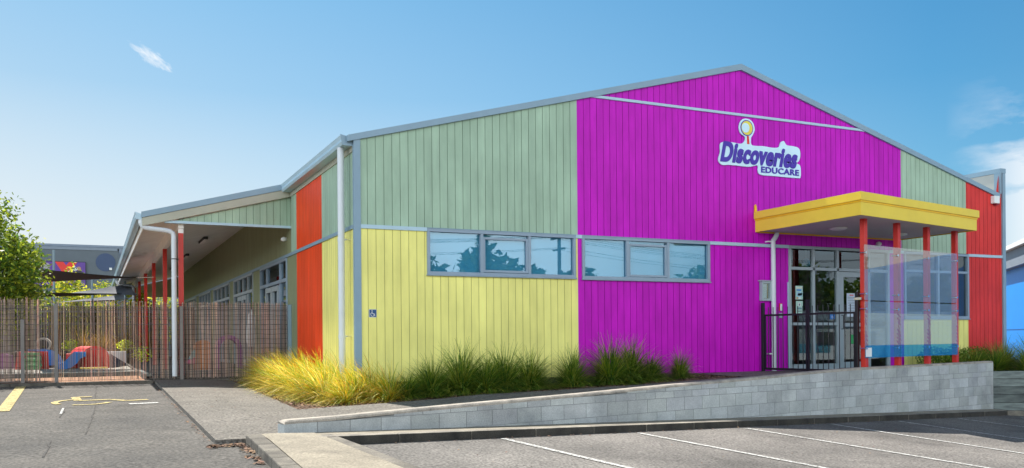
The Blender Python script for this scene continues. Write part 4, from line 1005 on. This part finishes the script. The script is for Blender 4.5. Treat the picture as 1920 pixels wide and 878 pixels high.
# side and rear brush fences of the playground
BF = thing('brush_fence', 'tall dark brushwood fence along the far side of the playground', 'fence', (-5,24,.8))
m = MB(); reeds(m, -13, -.2, 24, .9, 2.98, .022, 9, 1, .014, .03, 1.0); part(m, 'brush_panel', m_brush, BF)
m = MB(); m.box(-13,-.2,23.93,23.96,2.75,2.80); m.box(-13,-.2,23.93,23.96,2.32,2.35)
for x in (-11,-8.5,-6,-3.6,-1.4): m.box(x-.04,x+.04,23.90,23.96,.8,2.85)
part(m, 'fence_rail', m_galv, BF)
SF = thing('brush_fence', 'brushwood side fence running back from the left end of the reed fence', 'fence', (-10,14,.8))
mm = MB(); reeds(mm, 5.4, 24, 0, .8, 2.7, .022, 19, 1, .014, .03); mm.v = [(-10.6+p[1], p[0], p[2]) for p in mm.v]; part(mm, 'brush_panel', m_brush, SF)

m = MB(); m.box(-14,-2.98,5.3,26,.6,.795); struct(m.build('playground_ground', mat('orange_bark', (.36,.20,.12), .95, .4, 22, .8, 50, col2=(.16,.09,.06))))
m = MB(); m.box(-6.6,-3.0,8.3,17.5,.79,.815); struct(m.build('playground_mat', mat('grey_sand', (.30,.28,.25), .95, .2, 6)))
m = MB(); m.box(-16,-3.0,17.6,34,.7,1.16); struct(m.build('playground_bank', mat('bank_soil', (.16,.11,.08), .95, .4, 10)))
def simple(mb, name, m_, label, cat, group=None, bevel=.01):
    o = mb.build(name, m_, None, bevel); return tag(o, label, cat, group)
m = MB(); m.box(-8.5,-3.02,8.1,8.28,.79,.90); simple(m, 'timber_edging', m_timber, 'long timber edging board along the front of the play mat', 'edging')
m = MB(); m.box(-3.03,-2.86,5.5,8.1,.79,.93); simple(m, 'timber_edging', m_timber, 'short timber edging running back beside the verandah', 'edging')
m = MB(); m.tube([(-7.5,17.5,1.24),(-4.6,17.3,1.22)], .09, 10); simple(m, 'log', m_bark2, 'grey log lying on the bank behind the play blocks', 'log', bevel=0)
m = MB(); m.box(-3.7,-3.0,17.4,17.6,.8,1.28); simple(m, 'planter_box', m_white, 'low white planter edge behind the red posts', 'planter')
# foam play blocks
def archpts(x0, x1, z0, z1, n=16, inner=None):
    c = (x0+x1)/2; r = (x1-x0)/2; zc = z1-r*.9
    P = [(x0,z0)]+[(c-r*cos(pi*i/n), zc+r*.9*sin(pi*i/n)) for i in range(n+1)]+[(x1,z0)]
    return P
t = thing('play_arch', 'big red foam arch block on the play mat', 'play block', (-3.95,14.9,.8))
m = MB(); P = archpts(-4.30,-3.56,.82,1.47)
m.prism([(x,14.75,z) for x, z in P], (-.35,.9,0)); part(m, 'arch_block', m_tred, t, bevel=.01)
m = MB(); m.box(-4.72,-4.30,14.9,15.5,.82,1.25); part(m, 'side_block', m_tred, t, bevel=.01)
t = thing('play_slide', 'blue foam wavy slide between the green steps and the red arch', 'play block', (-4.6,14,.8))
P = [(-4.95,.82),(-4.95,1.0),(-4.86,.98),(-4.76,1.02),(-4.66,1.12),(-4.58,1.24),(-4.50,1.30),(-4.18,1.30),(-4.18,1.18),(-4.32,1.12),(-4.44,.96),(-4.60,.84),(-4.78,.815)]
m = MB(); m.prism([(x,14.2,z) for x, z in P], (0,.6,0)); part(m, 'slide_body', m_tblue, t, bevel=.008)
m = MB(); Q = [(-4.86,.985),(-4.76,1.025),(-4.66,1.125),(-4.58,1.245),(-4.50,1.305)]
for (a, b) in zip(Q, Q[1:]): m.poly([(a[0],14.25,a[1]+.003),(b[0],14.25,b[1]+.003),(b[0],14.75,b[1]+.003),(a[0],14.75,a[1]+.003)])
part(m, 'tread', flat('pale_blue_foam', (.3,.55,.85)), t)
t = thing('play_steps', 'green foam steps against a red foam block', 'play block', (-5.5,14.4,.8))
m = MB()
for k, (d, z) in enumerate(((0,1.0),(.18,1.14),(.36,1.30))): m.box(-5.80+.03*k,-5.36-.0*k,14.1+d,14.1+d+.18,.815,z-.1)
m.box(-5.83,-5.33,14.08,14.28,.90,.98); m.box(-5.80,-5.36,14.28,14.46,1.05,1.13); m.box(-5.78,-5.38,14.46,14.66,1.22,1.30)
part(m, 'steps', m_tgreen, t, bevel=.01)
m = MB(); m.prism([(-6.02,14.7,.82),(-5.18,14.7,.82),(-5.22,14.7,1.32),(-5.98,14.7,1.32)], (0,.5,0)); part(m, 'red_block', m_tred, t, bevel=.01)
m = MB(); P = [(-5.80,.82)]+[(-5.35+.5*cos(R(a)),.92+.46*sin(R(a))) for a in range(0,91,15)]+[(-5.80,1.38)]
m.prism([(x,16.4,z) for x, z in P], (0,.5,0)); simple(m, 'play_block', m_tblue, 'rounded blue foam block behind the red and green steps', 'play block')
m = MB(); P = [(-7.4,.82),(-7.4,1.20),(-7.2,1.27),(-7.0,1.20),(-6.8,1.27),(-6.6,1.22),(-6.4,1.27),(-6.2,1.20),(-6.15,.82)]
m.prism([(x,15.6,z) for x, z in P], (0,.6,0)); simple(m, 'play_block', m_tpurp, 'wavy purple foam block at the left edge of the photo', 'play block')
m = MB(); m.box(-4.35,-3.6,13.9,14.0,.815,.86); simple(m, 'balance_plank', m_tyel, 'yellow plank lying in front of the red arch', 'plank')
m = MB(); m.prism([(-3.5,14.6,.82),(-2.95,17,.82),(-2.95,17,.84),(-3.5,14.6,1.22)], (-.05,.6,0)); simple(m, 'play_ramp', flat('navy_foam', (.03,.06,.16)), 'dark blue foam ramp sloping down right of the red arch', 'play block')
m = MB()
for i in range(20):
    a, b = 2*pi*i/20, 2*pi*(i+1)/20
    q = lambda an, r, y: (-5.65+r*cos(an), y, 1.50+r*sin(an))
    m.hexa([q(a,.20,22),q(b,.20,22),q(b,.20,22.9),q(a,.20,22.9)], [q(a,.27,22),q(b,.27,22),q(b,.27,22.9),q(a,.27,22.9)])
simple(m, 'concrete_pipe', mat('pipe_concrete', (.42,.38,.34), .9, .1, 4), 'short concrete pipe standing open on the bank before the brush fence', 'pipe', bevel=0)
# toys under the verandah
t = thing('toy_buggy', 'pink and turquoise toy behind the reed fence beside the first red post', 'toy', (-1.6,9.5,.87))
m = MB(); m.tube([(-1.85,9.5,1.05),(-1.60,9.5,1.10),(-1.35,9.5,1.05)], [.03,.12,.03], 10); part(m, 'seat', m_tpink, t)
m = MB(); m.tube([(-1.75,9.5,1.12),(-1.62,9.5,1.30),(-1.42,9.5,1.44)], [.05,.09,.03], 8); part(m, 'hood', flat('turquoise', (.05,.45,.5)), t)
m = MB()
for x in (-1.78,-1.42): m.tube([(x,9.46,.93),(x,9.54,.93)], .06, 12)
part(m, 'wheel', m_black, t)
m = MB()
for i in range(10):
    a, b = pi*i/10, pi*(i+1)/10
    q = lambda an, r, y: (-.85+r*cos(an), y, 1.35+r*1.2*sin(an))
    m.hexa([q(a,.24,9),q(b,.24,9),q(b,.24,9.4),q(a,.24,9.4)], [q(a,.33,9),q(b,.33,9),q(b,.33,9.4),q(a,.33,9.4)])
m.box(-1.18,-1.09,9,9.4,.87,1.35); m.box(-.61,-.52,9,9.4,.87,1.35)
simple(m, 'play_hoop', m_tpurp, 'purple play arch under the verandah behind the reeds', 'play arch', bevel=0)
m = MB(); P = archpts(-1.65,-1.25,.87,1.62); m.prism([(x,9.2,z) for x, z in P], (0,.4,0)); simple(m, 'storage_tub', m_torange, 'orange round-topped tub under the verandah', 'tub')
t = thing('closed_parasol', 'pale furled parasol standing under the verandah behind the reeds', 'parasol', (-.45,8,.87))
m = MB(); m.tube([(-.45,8,.9),(-.45,8,2.4)], .018, 8); part(m, 'pole', m_galv, t)
m = MB(); m.tube([(-.45,8,1.45),(-.45,8,1.6),(-.46,8,1.9),(-.45,8,2.2),(-.45,8,2.36)], [.10,.13,.11,.09,.02], 10); part(m, 'furled_canopy', m_white, t)
m = MB(); m.tube([(-.45,8,.87),(-.45,8,.94)], [.2,.18], 14); part(m, 'base', m_dark, t)

# shade sails
def sail(corners, m_, label, sag=.12, n=14):
    t = thing('shade_sail', label, 'shade sail', corners[0]); C = [Vector(c) for c in corners]; mb = MB(); idx = {}
    cen = sum(C, Vector())/3
    for i in range(n+1):
        for j in range(n+1-i):
            u, v = i/n, j/n; w_ = 1-u-v; p = C[0]*u+C[1]*v+C[2]*w_
            e = min(u, v, w_); pull = .16*(4*u*v*(1-w_)**1 + 4*v*w_*(1-u) + 4*u*w_*(1-v))
            p = p.lerp(cen, pull*.7); p.z -= sag*27*u*v*w_*.4
            idx[i,j] = len(mb.v); mb.v.append(tuple(p))
    for i in range(n):
        for j in range(n-i):
            mb.f.append((idx[i,j],idx[i+1,j],idx[i,j+1])); mb.c.append(1)
            if j < n-i-1: mb.f.append((idx[i+1,j],idx[i+1,j+1],idx[i,j+1])); mb.c.append(1)
    k = len(mb.v); nf = len(mb.f); mb.v += [(a,b,c+.004) for a,b,c in mb.v]
    for f in list(mb.f[:nf]): mb.f.append(tuple(q+k for q in reversed(f))); mb.c.append(1)
    part(mb, 'fabric', m_, t, smooth=True); return t
t = sail([(-5.75,17.0,3.46),(-5.25,10.0,3.40),(-2.75,14.05,3.50)], m_sail, 'upper black triangular shade sail stretched to the verandah posts')
m = MB(); m.tube([(-2.8,14.05,3.5),(-2.34,13.97,3.52)], .01, 6); part(m, 'tension_wire', m_chrome, t)
t = sail([(-6.3,22.0,3.22),(-5.6,16.0,3.12),(-2.7,23.8,3.50)], m_sail, 'lower black shade sail below the upper one'); 
m = MB(); m.tube([(-2.75,23.8,3.5),(-2.34,23.9,3.5)], .01, 6); part(m, 'tension_wire', m_chrome, t)
t = sail([(-4.9,19.0,3.22),(-2.45,27.0,4.12),(-2.4,23.0,3.40)], m_sailg, 'pale grey shade sail below the black sails', sag=.3)
t = sail([(-5.2,23.0,3.1),(-2.6,29,3.75),(-2.6,25.5,3.35)], m_sailg, 'second grey shade sail just above the reed fence', sag=.3)
for i, (x, y) in enumerate(((-5.35,24.3),(-4.0,25.5),(-2.75,26.2))):
    m = MB(); m.tube([(x,y,.8),(x,y,(5.2,4.2,4.3)[i])], .045, 10); simple(m, 'sail_pole', mat('pole_paint%d' % i, (.20,.27,.30), .5), ['tall grey steel sail pole in front of the billboard','shorter grey steel pole rising behind the brush fence','grey steel pole beside the far verandah posts'][i], 'pole', bevel=0)

# ------------------------------------------------------------------ trees and shrubs
def tree(name, label, base, trunk_h, crown_c, crown_r, nleaf, sz, pal, mleaf, seed, clumps=26, group=None, limbs=7, cat='tree'):
    t = thing(name, label, cat, base, group); rg = random.Random(seed); m = MB(); b = Vector(base); c = Vector(crown_c)
    top = Vector((c.x, c.y, b.z+trunk_h)); m.tube([b, b.lerp(top,.5)+Vector((rg.uniform(-.1,.1),rg.uniform(-.1,.1),0)), top], [.11*crown_r[0]/1.2+.03,.08*crown_r[0]/1.2+.02,.06*crown_r[0]/1.2], 8)
    part(m, 'trunk', m_bark2, t)
    m = MB()
    for i in range(limbs):
        a = rg.uniform(0, 6.28); e = c + Vector((cos(a)*crown_r[0]*.75, sin(a)*crown_r[1]*.75, rg.uniform(-.3,.85)*crown_r[2])); m.tube([top-Vector((0,0,.1)), top.lerp(e,.5)+Vector((0,0,.12)), e], [.035,.022,.008], 6)
    part(m, 'limbs', m_bark2, t)
    m = MB(); foliage(m, nleaf, crown_c, crown_r, sz, pal, seed, .5, clumps=clumps); part(m, 'crown', mleaf, t)
    return t
tree('leafy_tree', 'bushy green tree with sunlit yellow leaves overhanging the reed fence at the left', (-6.3,6.8,.8), 1.6, (-6.1,6.9,3.15), (1.18,1.0,1.38), 15000, .055, PALL, m_leaf, 4, 80)
for i, (x, y, z, r, h) in enumerate(((-5.4,29,.9,1.1,4.9),(-6.9,30,.9,1.2,4.6),(-4.3,28,.9,1.0,3.9),(-3.3,30,.9,1.1,4.0),(-2.2,29,.9,.9,3.6),(-1.0,36,.9,1.6,4.1),(1.5,38,.9,2.2,4.6),(-8.6,29,.9,1.3,4.4),(-3.9,33,.9,1.4,4.3))):
    tree('background_shrub', 'bright yellow-green shrub behind the brush fence' if i not in (0,) else 'tallest yellow-green shrub, rising before the billboard', (x,y,z), (h-.9)*.5, (x,y,(z+h)/2+.15), (r,r*.8,(h-z)/2), 1700, .085, [(1,1,1),(1.2,1.1,.8),(.5,.7,.6),(.35,.55,.5)], m_leafY, 70+i, 22, 'shrubs behind the brush fence', 4, 'shrub')
for i, (x, y, z, r) in enumerate(((-4.3,22.8,1.3,.5),(-3.6,23.0,1.35,.55),(-2.9,22.9,1.35,.5),(-2.0,23,1.3,.5))):
    t = thing('orange_grass_plant', 'orange-brown tufted plant at the foot of the brush fence', 'plant', (x,y,1.16), 'orange plants by the brush fence')
    m = tussock('x', 90+i, 260, .5, .8, Vector((0,0,0)), [(1,1,1),(1.2,1,.7),(.7,.8,.6)], .03); m.v = [(p[0]+x,p[1]+y,p[2]+1.16) for p in m.v]; part(m, 'blades', m_leafO, t)
for i, (x, y) in enumerate(((-4.7,20.5),(-2.95,19.6),(-2.6,15.5))):
    t = thing('leafy_plant', ['bright green leafy plant behind the blue slide','bright green leafy plant right of the red arch','green plant between the verandah posts'][i], 'plant', (x,y,1.1 if i < 2 else .87))
    m = MB(); foliage(m, 260, (x,y,1.45 if i < 2 else 1.2), (.32,.3,.25), .05, [(1,1.2,1),(1.6,1.8,1)], 40+i); part(m, 'leaves', m_leafY, t)

# ------------------------------------------------------------------ far buildings
FB = thing('grey_warehouse', 'dark grey flat-roofed warehouse behind the playground trees', 'building', (-8,45,.8))
m = MB(); m.box(-22,-2.53,45,60,.6,7.16); part(m, 'front_wall', m_grey, FB)
m = MB(); m.box(-22,-2.5,44.95,45.2,7.16,7.30); m.box(-2.58,-2.49,44.95,60,7.16,7.30); part(m, 'parapet_cap', m_grey2, FB)
m = MB(); m.box(-22,6,47,62,.6,7.55); part(m, 'rear_wall', m_grey2, FB)
m = MB(); m.box(-22,6,46.95,47.1,7.55,7.68); part(m, 'rear_cap', m_grey2, FB)
m = MB(); disc(m, -2.95-.3, 6.45, .55, 44.99, .02); part(m, 'painted_disc', m_bluec, FB)
m = MB(); m.box(-3.05,-2.9,44.85,44.99,5.98,6.12); part(m, 'wall_light', m_wht, FB)
m = MB(); m.prism([(-2.25,46.93,6.95),(-1.85,46.93,7.0),(-2.0,46.93,6.70)], (0,-.02,0)); m.prism([(-2.45,46.93,6.45),(-2.1,46.93,6.5),(-2.2,46.93,6.22)], (0,-.02,0)); part(m, 'red_emblem', m_torange, FB)
BBD = thing('billboard', 'colourful billboard with red stripes reading XTREME on the grey warehouse wall', 'billboard', (-5.5,44.9,5.3))
bx0, bx1, bz0, bz1 = -7.1, -4.37, 4.95, 6.40
m = MB(); m.box(bx0-.04,bx1+.04,44.90,44.985,bz0-.04,bz1+.04); part(m, 'frame', m_black, BBD)
m = MB(); m.box(bx0,bx1,44.885,44.90,bz0,bz1); part(m, 'face', flat('billboard_purple', (.12,.05,.30)), BBD)
m = MB(); m.prism([(-6.0,44.885,6.40),(-5.55,44.885,6.40),(-4.95,44.885,5.55),(-5.35,44.885,5.40),(-5.5,44.885,5.6)], (0,-.006,0)); m.prism([(-4.80,44.879,6.40),(-5.25,44.879,6.40),(-6.35,44.879,4.98),(-5.85,44.879,4.98)], (0,-.006,0)); part(m, 'red_stripe', m_tred, BBD)
tx = text_mesh('XTREME', 'lettering', 0, 1.15, 0, .24, 0, m_wht, BBD, off=.02, depth=.01)
rotm = Matrix.Rotation(-R(42), 4, 'Y'); bo = BBD.location
for v in tx.data.vertices: v.co = (rotm @ (v.co+bo)) + Vector((-5.62,44.868,5.22)) - bo
m = MB(); m.tube([(-4.72,44.86,5.35),(-4.72,44.86,5.75),(-4.72,44.86,5.9)], [.22,.24,.1], 10); m.tube([(-4.85,44.86,5.6),(-4.62,44.86,5.62),(-4.45,44.86,5.78)], .06, 8)
for i, p in enumerate(m.v): m.v[i] = (p[0], 44.879-.004-(44.86-p[1])*.02, p[2])
part(m, 'printed_figure_shirt', m_black, BBD)
m = MB(); disc(m, -4.72, 6.02, .12, 44.879, .006); part(m, 'printed_figure_face', flat('skin_print', (.45,.25,.18)), BBD)
m = MB(); disc(m, -6.45, 6.12, .2, 44.885, .004); disc(m, -6.8, 6.2, .16, 44.885, .004); part(m, 'printed_crowd', flat('crowd_print', (.35,.33,.36)), BBD)

BB = thing('blue_building', 'bright blue building with a corrugated grey roof at the right edge', 'building', (26,6,.8))
d = Vector((.692,.722,0)); nrm = Vector((-.722,.692,0)); p0 = Vector((24.2,5.3,0)) - d*9.0
m = MB(); m.obox(p0+Vector((0,0,.3)), d*26, -nrm*12*-1*-1, (0,0,3.75)); part(m, 'blue_wall', m_bluew, BB)
m = MB(); m.obox(p0+nrm*.25-d*.3+Vector((0,0,3.80)), d*26.6, -nrm*.3, (0,0,.55)); part(m, 'fascia', m_grey2, BB)
m = MB(); m.obox(p0+nrm*.40-d*.4+Vector((0,0,4.36)), d*26.8, -nrm*.16, (0,0,.14)); part(m, 'gutter', m_wht, BB)
m = MB(); a = p0+nrm*.38-d*.4+Vector((0,0,4.46)); sl_ = -nrm*6.5+Vector((0,0,1.55)); K = 230
for k in range(K):
    x0_, x1_ = a+d*(26.8*k/K), a+d*(26.8*(k+1)/K); mid = (x0_+x1_)/2+Vector((0,0,.05))
    m.poly([x0_, mid, mid+sl_, x0_+sl_]); m.poly([mid, x1_, x1_+sl_, mid+sl_])
m.v = m.v; part(m, 'roof', mat('corrugated_roof', (.42,.43,.43), .4, .05, 2), BB)
m = MB(); m.obox(p0+nrm*.006+d*4.2+Vector((0,0,1.6)), d*.02, nrm*.004, (0,0,2.2)); m.obox(p0+nrm*.006+Vector((0,0,1.75)), d*26, nrm*.003, (0,0,.02)); part(m, 'panel_joint', flat('joint_blue', (0,.08,.35)), BB)

# ------------------------------------------------------------------ the street behind the camera (seen in the glass)
GPAL = [(1,1,1),(.7,.9,.7),(.5,.7,.6),(1.5,1.3,.8)]
LB = ['low tree mirrored in the first pane of the left window','tallest narrow tree mirrored in the middle pane of the left window','low tree mirrored in the third pane of the left window','small tree mirrored at the left edge of the second window','low tree mirrored in the middle of the second window','small tree mirrored at the right of the second window','street tree behind the left end of the pale building','tree mirrored at the left of the entrance doors','tall tree behind the middle of the pale building','rounded tree near the right end of the pale building','last dark tree beyond the pale building']
for i, (x, y, h, r) in enumerate(((16.5,-44,7.2,2.4),(21.5,-44,8.3,1.8),(25.2,-45,6.8,2.6),(30,-45,6.6,2.2),(36,-47,6.1,3),(42,-46,7.0,2.6),(48,-50,7.6,4.0),(53.5,-49,8.0,3.6),(60,-51,7.6,4.2),(68,-50,7.9,4.4),(77,-52,8.5,5))):
    tree('street_tree', LB[i], (x,y,-.2), h*.3, (x,y,h*.55), (r,r,h*.47), 2600, .42, GPAL, m_leaf, 200+i, 45, None, 5)
m = MB(); n = 60
for i in range(n):
    x0_, x1_ = lerp(-150,250,i/n), lerp(-150,250,(i+1)/n); hh = lambda x: 6+9*math.exp(-((x-60)/40)**2)+4*math.exp(-((x+30)/30)**2)+2*sin(x*.07)
    m.poly([(x0_,-130,-1),(x1_,-130,-1),(x1_,-165,hh(x1_)),(x0_,-165,hh(x0_))]); m.poly([(x0_,-165,hh(x0_)),(x1_,-165,hh(x1_)),(x1_,-230,-1),(x0_,-230,-1)])
struct(m.build('hill', mat('wooded_hill', (.07,.10,.05), .95, .3, .08, col2=(.04,.06,.04))))
HS = thing('street_house', 'long pale building with a low roof across the street', 'building', (58,-41,0))
m = MB(); m.box(36,80,-46,-37,-.5,2.75); part(m, 'wall', m_white, HS)
m = MB(); m.prism([(35.6,-36.6,2.75),(35.6,-46.4,2.75),(35.6,-41.5,3.7)], (44.8,0,0)); part(m, 'roof', m_roof, HS)
m = MB()
for k in range(10): m.box(38+4.2*k,40+4.2*k,-36.99,-36.95,.9,1.9)
part(m, 'window', m_int, HS)
SH = thing('corner_shop', 'pale shop building with a dark roof down the street to the right', 'building', (66,-20,0))
m = MB(); m.box(60,72,-36,-4,-1,3.2); part(m, 'wall', m_white, SH)
m = MB(); m.prism([(59.4,-36.5,3.2),(72.6,-36.5,3.2),(66,-36.5,4.9)], (0,33,0)); part(m, 'roof', m_grey, SH)
for k in range(7): m = MB(); m.box(59.95,59.99,-34.5+4.3*k,-32.2+4.3*k,.9,2.3); part(m, 'window', m_int, SH)
for i, (x, y, h, r) in enumerate(((80,-30,9.0,4.5),(82,-20,8.0,4.0),(79,-10,9.5,4.5))):
    tree('street_tree', ['left of the three tall trees behind the corner shop','middle of the three tall trees behind the corner shop','right of the three tall trees behind the corner shop'][i], (x,y,-.2), h*.3, (x,y,h*.55), (r,r,h*.47), 2200, .45, GPAL, m_leaf, 300+i, 40, None, 5)
for i, x in enumerate((-24, 23.4, 57)):
    t = thing('power_pole', ['left power pole across the street','middle power pole across the street','right power pole across the street'][i], 'power pole', (x,-36,-.3))
    m = MB(); m.tube([(x,-36,-.5),(x,-36,8.6)], [.16,.11], 10); part(m, 'pole', m_bark2, t)
    m = MB(); m.box(x-.06,x+.06,-37.1,-34.9,8.05,8.17); m.box(x-.06,x+.06,-36.8,-35.2,7.3,7.4); part(m, 'crossarm', m_bark2, t)
t = thing('power_lines', 'power lines strung between the street poles', 'power lines', (0,-36,7))
for yy, zz in ((-37,8.2),(-36.4,8.2),(-35.6,8.2),(-35,8.2),(-36.6,7.42),(-35.4,7.42)):
    m = MB()
    for (a, b) in ((-24,23.4),(23.4,57)):
        m.tube([(lerp(a,b,k/16), yy, zz-1.1*4*(k/16)*(1-k/16)) for k in range(17)], .012, 4, cap=False)
    part(m, 'wire', m_black, t)
bpy.context.view_layer.update()
